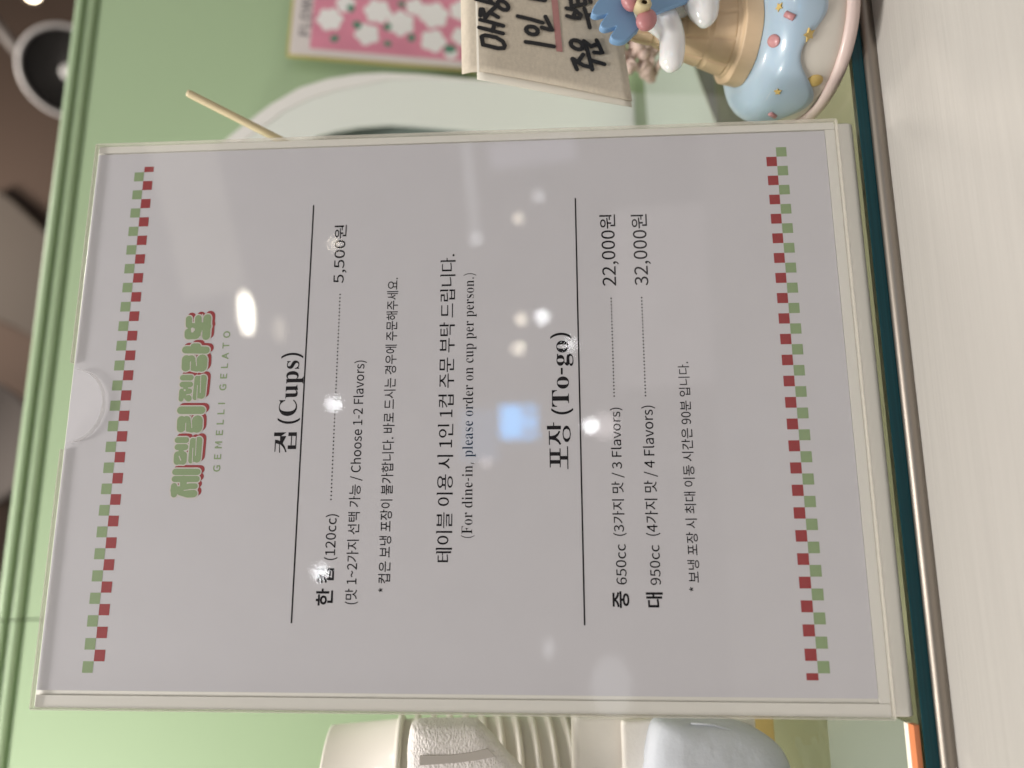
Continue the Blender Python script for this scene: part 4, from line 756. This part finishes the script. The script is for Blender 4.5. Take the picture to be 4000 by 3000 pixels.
# sprinkles: found where the camera's ray meets the glaze, then set on the surface
def star(bm, c, nrm, r, hgt):
    q = Vector(nrm).to_track_quat('Z', 'Y').to_matrix()
    pts = [Vector(c) + q @ Vector(((r if i % 2 == 0 else r * .5) * math.cos(math.pi * i / 5 + .4), (r if i % 2 == 0 else r * .5) * math.sin(math.pi * i / 5 + .4), -.0004)) for i in range(10)]
    prism(bm, pts, q @ Vector((0, 0, hgt)))
M_YEL = mat("yellow_sprinkle", (.61, .44, .15), .35); M_PSP = mat("pink_sprinkle", (.52, .25, .26), .3)
dg = bpy.context.evaluated_depsgraph_get(); bpy.context.view_layer.update()
def on_glaze(px, py):
    ok, loc, nrm, *_ = sc.ray_cast(bpy.context.evaluated_depsgraph_get(), CP, ray(px, py).normalized())
    return loc - PC, nrm
for kind_, px, py, r in (('star', 3045, 28, .0022), ('star', 3160, 135, .0032), ('star', 3038, 357, .0019), ('dot', 3183, 315, .0042), ('pdot', 3022, 160, .0040), ('rod', 3085, 62, .002), ('rod', 3018, 448, .0018)):
    c, nrm = on_glaze(px, py)
    bm = bmesh.new()
    if kind_ == 'star': star(bm, c, nrm, r * .82, .0009); obj("sprinkle", bm, M_YEL, ice)
    elif kind_ in ('dot', 'pdot'):
        ellipsoid(bm, c, (r * .62, r * .8, .0012), Vector(nrm).to_track_quat('Z', 'Y').to_matrix()); obj("sprinkle", bm, M_YEL if kind_ == 'dot' else M_PSP, ice, smooth=True)
    else:
        q = Vector(nrm).to_track_quat('Z', 'Y').to_matrix(); d = q @ Vector((.5, .85, 0))
        tube(bm, [c - d * r * 1.1, c - d * r, c + d * r, c + d * r * 1.1], [r * .3, r * .62, r * .62, r * .3], 12); obj("sprinkle", bm, M_PSP, ice, smooth=True)
# glossy white figurine limbs on the cone, simplified to drip shapes
M_GLOSS = mat("white_glaze", (.80, .80, .80), .15, coat=.6, sss=.1)
def local(px, py, Y): return at(px, py, Y) - PC
bm = bmesh.new()
tube(bm, [local(2520, -10, .010), local(2570, 60, .006), local(2612, 105, .004), local(2628, 150, .0035), local(2626, 205, .0035), local(2620, 250, .004), local(2618, 272, .005), local(2617, 281, .0065)], [.009, .0075, .0058, .0052, .0052, .0050, .0034, .0008], 24)
d_ = obj("white_limb", bm, M_GLOSS, ice, smooth=True); sb = d_.modifiers.new("s", "SUBSURF"); sb.levels = 1; sb.render_levels = 2
bm = bmesh.new()
tube(bm, [local(2725, -90, .006), local(2735, -30, .001), local(2745, 25, -.002), local(2752, 70, -.002), local(2748, 98, -.001), local(2746, 108, .001)], [.012, .0088, .0066, .0056, .0034, .0008], 24)
d_ = obj("white_limb", bm, M_GLOSS, ice, smooth=True); sb = d_.modifiers.new("s", "SUBSURF"); sb.levels = 1; sb.render_levels = 2
bm = bmesh.new(); ellipsoid(bm, local(2640, -15, .008), (.0115, .0105, .0105)); obj('white_mass', bm, M_GLOSS, ice, smooth=True)
# pinwheel of the clip that holds the notes
M_PINB = mat("blue_vane", (.19, .34, .55), .42); M_PETAL = mat("pink_petal", (.45, .19, .195), .38); M_KNOB = mat("cream_knob", (.55, .46, .27), .5)
YP = -.0035
def vane(pts, thick, y):
    P_ = smooth_loop([local(x, yy, y) for x, yy in pts], 3)
    cu = bpy.data.curves.new('t', 'CURVE'); cu.dimensions = '2D'; cu.fill_mode = 'BOTH'; cu.extrude = thick * .28; cu.bevel_depth = .0006; cu.bevel_resolution = 3; cu.offset = -.0005
    sp = cu.splines.new('POLY'); sp.points.add(len(P_) - 1); sp.use_cyclic_u = True
    for i, p in enumerate(P_): sp.points[i].co = (p.x, p.z, 0, 1)
    t = bpy.data.objects.new('t', cu); COL.objects.link(t)
    me = bpy.data.meshes.new_from_object(t.evaluated_get(bpy.context.evaluated_depsgraph_get())); bpy.data.objects.remove(t)
    me.transform(Matrix.Translation((0, sum(p.y for p in P_) / len(P_) + thick * .5, 0)) @ Matrix.Rotation(math.radians(90), 4, 'X')); me.materials.clear(); me.name = 'vane'
    return link("vane", me, M_PINB, ice)
vane([(2440, -45), (2400, -25), (2360, -12), (2337, 0), (2320, 25), (2313, 45), (2318, 54), (2333, 58), (2352, 55), (2371, 51), (2371, 55), (2358, 72), (2348, 87), (2347, 98), (2354, 106), (2366, 110), (2383, 107), (2406, 100), (2407, 105), (2396, 122), (2388, 133), (2387, 142), (2393, 151), (2408, 157), (2425, 159), (2445, 155), (2465, 140), (2482, 122), (2497, 107), (2490, 85), (2478, 50), (2466, 10)], .0035, YP)
vane([(2530, 0), (2548, 46), (2600, 30), (2660, 8), (2690, -6), (2680, -40), (2600, -40), (2540, -20)], .003, YP - .001)
bm = bmesh.new(); ellipsoid(bm, local(2525, 78, YP - .003), (.0047, .0032, .0040), Matrix.Rotation(.5, 3, 'Y')); obj("petal", bm, M_PETAL, ice, smooth=True)
bm = bmesh.new(); ellipsoid(bm, local(2462, 4, YP - .003), (.0044, .003, .0035), Matrix.Rotation(-.4, 3, 'Y')); obj("petal", bm, M_PETAL, ice, smooth=True)
bm = bmesh.new(); lathe(bm, [(.0009, .0019), (.0013, .0024), (.0020, .0022), (.0025, .0012), (.0025, -.003)], 28, cap1=True)
bm.faces.ensure_lookup_table(); bm.transform(Matrix.Translation(local(2512, 22, YP - .0062)) @ Matrix.Rotation(math.radians(90), 4, 'X') @ Matrix.Diagonal((1.0, 1.25, 1, 1)))
obj("knob", bm, M_KNOB, ice, smooth=True)
bm = bmesh.new(); ellipsoid(bm, local(2510, 20, YP - .0078), (.0009, .0004, .0009)); obj("knob_hole", bm, mat("knob_dark", (.10, .07, .04), .7), ice, smooth=True)
tube_ = bmesh.new(); tube(tube_, [local(2440, 60, YP + .006), local(2440, 60, .0105)], .0022, 14); obj("clip_arm", tube_, M_PINB, ice, smooth=True)

# lumpy pinkish biscuit behind the note
bc = at(2500, 175, .09)
bm = bmesh.new(); random.seed(9)
for k in range(60):
    u_, v_ = random.uniform(-1, 1), random.uniform(-1, 1)
    ellipsoid(bm, (bc.x + .011 * u_, .095 + random.uniform(-.004, .006) + .004 * (u_ * u_ + v_ * v_), bc.z + .0125 * v_), (random.uniform(.0018, .0042), .004, random.uniform(.0018, .0036)), Matrix.Rotation(random.uniform(0, 3), 3, 'Y'), u=12, v=8)
bis = obj("lumpy_biscuit", bm, mat("pinkish_biscuit", (.55, .42, .37), .7, noise=((130, 130, 130), .35, 4)), smooth=True)
tag(bis, "pinkish lumpy crumbly ornament half hidden behind the kraft notes", "ornament")

# ------------------------------------------------------------------ stack of white cups, mouths down
CS = 1.16; CUPY = .132; CUPX = at(1263, 2837, CUPY).x - .0375 * CS - .0005
ORD = "topmost second third fourth fifth sixth seventh eighth ninth tenth eleventh twelfth".split()
TOPZ = at(1263, 2880, CUPY - .02).z; RIMZ = at(1572, 2810, CUPY - .02).z
PITCH = .0069 * CS
H_CUP = TOPZ - RIMZ
NC = int(RIMZ / PITCH)
bm = bmesh.new()
lathe(bm, [(r_ * CS, z_) for r_, z_ in [(.001, H_CUP - .002), (.0355, H_CUP - .002), (.0362, H_CUP), (.0372, H_CUP), (.0374, H_CUP - .001), (.0388, .0034), (.0400, .0031), (.0410, .0026), (.0415, .0016), (.0411, .0005), (.0400, .0000), (.0388, .0000)]], 80)
root0 = None
for k in range(NC):
    z = RIMZ - k * PITCH
    lab = ("topmost white paper cup turned upside down on the stack" if k == 0 else
           "%s cup from the top of the upturned white stack" % ORD[k] if k < 12 else "low cup hidden deep in the upturned white stack")
    if k == 0: cup = obj("paper_cup", bm, M_CUP, smooth=True); root0 = cup; cup.location = (CUPX, CUPY, z)
    else: cup = root0.copy(); COL.objects.link(cup); cup.location = (CUPX + random.uniform(-.0004, .0004), CUPY, z)
    tag(cup, lab, "paper cup", "upturned white cups in the stack")

# ------------------------------------------------------------------ white block, pouch and napkin pack at the left
M_FOAM = mat("white_foam", (.86, .81, .75), .75, bump=((420, 420, 420), .35, .0006, 4))
YF = .078
b0 = at(2243, 2797, YF)
blk = bmesh.new(); box(blk, -.12, b0.x, YF, YF + .010, .0222, b0.z)
fo = empty("foam_block", (-.06, YF, .0222), label="white foam block standing in front of the upturned cups", cat="foam block")
o = obj("slab", blk, M_FOAM, None, bevel=.0022, seg=3); o.parent = fo; o.matrix_parent_inverse = Matrix.Translation(-fo.location)
x0 = at(2430, 2830, YF - .004)
bm = bmesh.new(); box(bm, -.12, b0.x - .0015, YF - .004, YF - .0002, .0226, x0.z); o = obj("front_step", bm, M_FOAM, None, bevel=.0016, seg=3); o.parent = fo; o.matrix_parent_inverse = Matrix.Translation(-fo.location)
# pale pouch
pc = [at(x, y, .0655) for x, y in ((2560, 2835), (2600, 2812), (2680, 2808), (2790, 2810), (2880, 2822), (2960, 2850), (3030, 2900), (3068, 2960), (3085, 3030), (3085, 3200), (2555, 3200), (2530, 3000), (2540, 2900))]
bm = bmesh.new(); N_ = 7
cen = sum(pc, Vector()) / len(pc); rings = []
prof_ = [(.90, .012), (.97, .009), (1.0, .004), (1.0, 0.), (.985, -.003), (.93, -.0055), (.80, -.0075), (.5, -.0085), (.15, -.009)]
sp_ = smooth_loop(pc, 5)
for f, dy in prof_: rings.append([bm.verts.new(cen + (p - cen) * f + Vector((0, dy, 0))) for p in sp_])
for p, q in zip(rings, rings[1:]):
    for i in range(len(p)): bm.faces.new((p[i], p[(i + 1) % len(p)], q[(i + 1) % len(p)], q[i]))
bm.faces.new(rings[0]); bm.faces.new(rings[-1])
po = obj("pale_pouch", bm, mat("pale_grey_cloth", (.53, .55, .60), .85, spec=.2, bump=((70, 70, 70), .35, .004, 6)), smooth=True)
bm = bmesh.new(); tube(bm, [at(x, y, .0655 - .0062) for x, y in ((2700, 2826), (2790, 2830), (2850, 2850), (2900, 2885), (2935, 2930), (2955, 2985), (2965, 3060))], [.0003, .0006, .0007, .0007, .0007, .0007, .0007], 10)
obj("seam", bm, po.data.materials[0], po, smooth=True)
tag(po, "pale grey rounded pouch leaning in front of the white foam block", "pouch")
# napkin pack
npk = empty("napkin_pack", at(1750, 2950, .068), label="embossed white napkin pack with a grey band before the upturned cups", cat="napkin pack")
pcs = [at(x, y, .070) for x, y in ((1600, 2860), (1618, 2832), (1660, 2822), (1760, 2822), (1850, 2822), (1880, 2835), (1935, 2890), (1990, 2955), (2060, 3030), (2130, 3120), (2100, 3330), (1620, 3330), (1590, 3000))]
cen = sum(pcs, Vector()) / len(pcs); sp_ = smooth_loop(pcs, 5); bm = bmesh.new(); rings = []
for f, dy in [(.95, .010), (.99, .008), (1.0, .004), (.985, .000), (.95, -.0025), (.86, -.0040), (.55, -.0046), (.12, -.0048)]:
    rings.append([bm.verts.new(cen + (p - cen) * f + Vector((0, dy, 0))) for p in sp_])
for p, q in zip(rings, rings[1:]):
    for i in range(len(p)): bm.faces.new((p[i], p[(i + 1) % len(p)], q[(i + 1) % len(p)], q[i]))
bm.faces.new(rings[0]); bm.faces.new(rings[-1])
M_NAP = mat("embossed_tissue", (.76, .71, .69), .7, bump=((700, 700, 1100), .9, .0012, 3))
o = obj("wrapper", bm, M_NAP, None, smooth=True); o.parent = npk; o.matrix_parent_inverse = Matrix.Translation(-npk.location)
bp = [at(x, y, .0648) for x, y in ((1640, 2952), (1760, 2950), (1840, 2940), (1905, 2925), (1935, 2955), (1860, 2970), (1780, 2980), (1640, 2990))]
bm = bmesh.new(); prism(bm, bp, Vector((0, .0006, 0))); o = obj("band", bm, mat("grey_band", (.44, .40, .37), .6), None); o.parent = npk; o.matrix_parent_inverse = Matrix.Translation(-npk.location)

# yellow tray the pouch stands on, clear tray with an orange lip
bm = bmesh.new(); yt = onz(3024, 2825, .0004); box(bm, -.18, -.010, yt.y, yt.y + .05, .0004, .0218)
tag(obj("yellow_tray", bm, mat("yellow_card", (.62, .44, .17), .6), bevel=.0006), "yellow card tray under the pale grey pouch", "tray")
ot = empty("acrylic_tray", (-.06, .02, 0), label="flat sage acrylic tray with a white and orange front lip", cat="tray")
def tb(name, x0, x1, y0, y1, z0, z1, m):
    bm = bmesh.new(); box(bm, x0 + .06, x1 + .06, y0 - .02, y1 - .02, z0, z1); return obj(name, bm, m, ot)
t0, t1, t2, t3 = [onz(x, 2860, .002).y for x in (3233, 3536, 3553, 3574)]
tb("plate", -.20, -.0145, t1 + .0003, t0, .0003, .0018, mat("sage_acrylic", (.21, .235, .185), .15, coat=.6))
tb("white_lip", -.20, -.0145, t2 + .0002, t1, .0003, .0022, mat("white_lip", (.86, .80, .68), .4))
tb("orange_lip", -.20, -.0142, t3, t2, .0003, .0022, mat("orange_lip", (.66, .22, .09), .4))
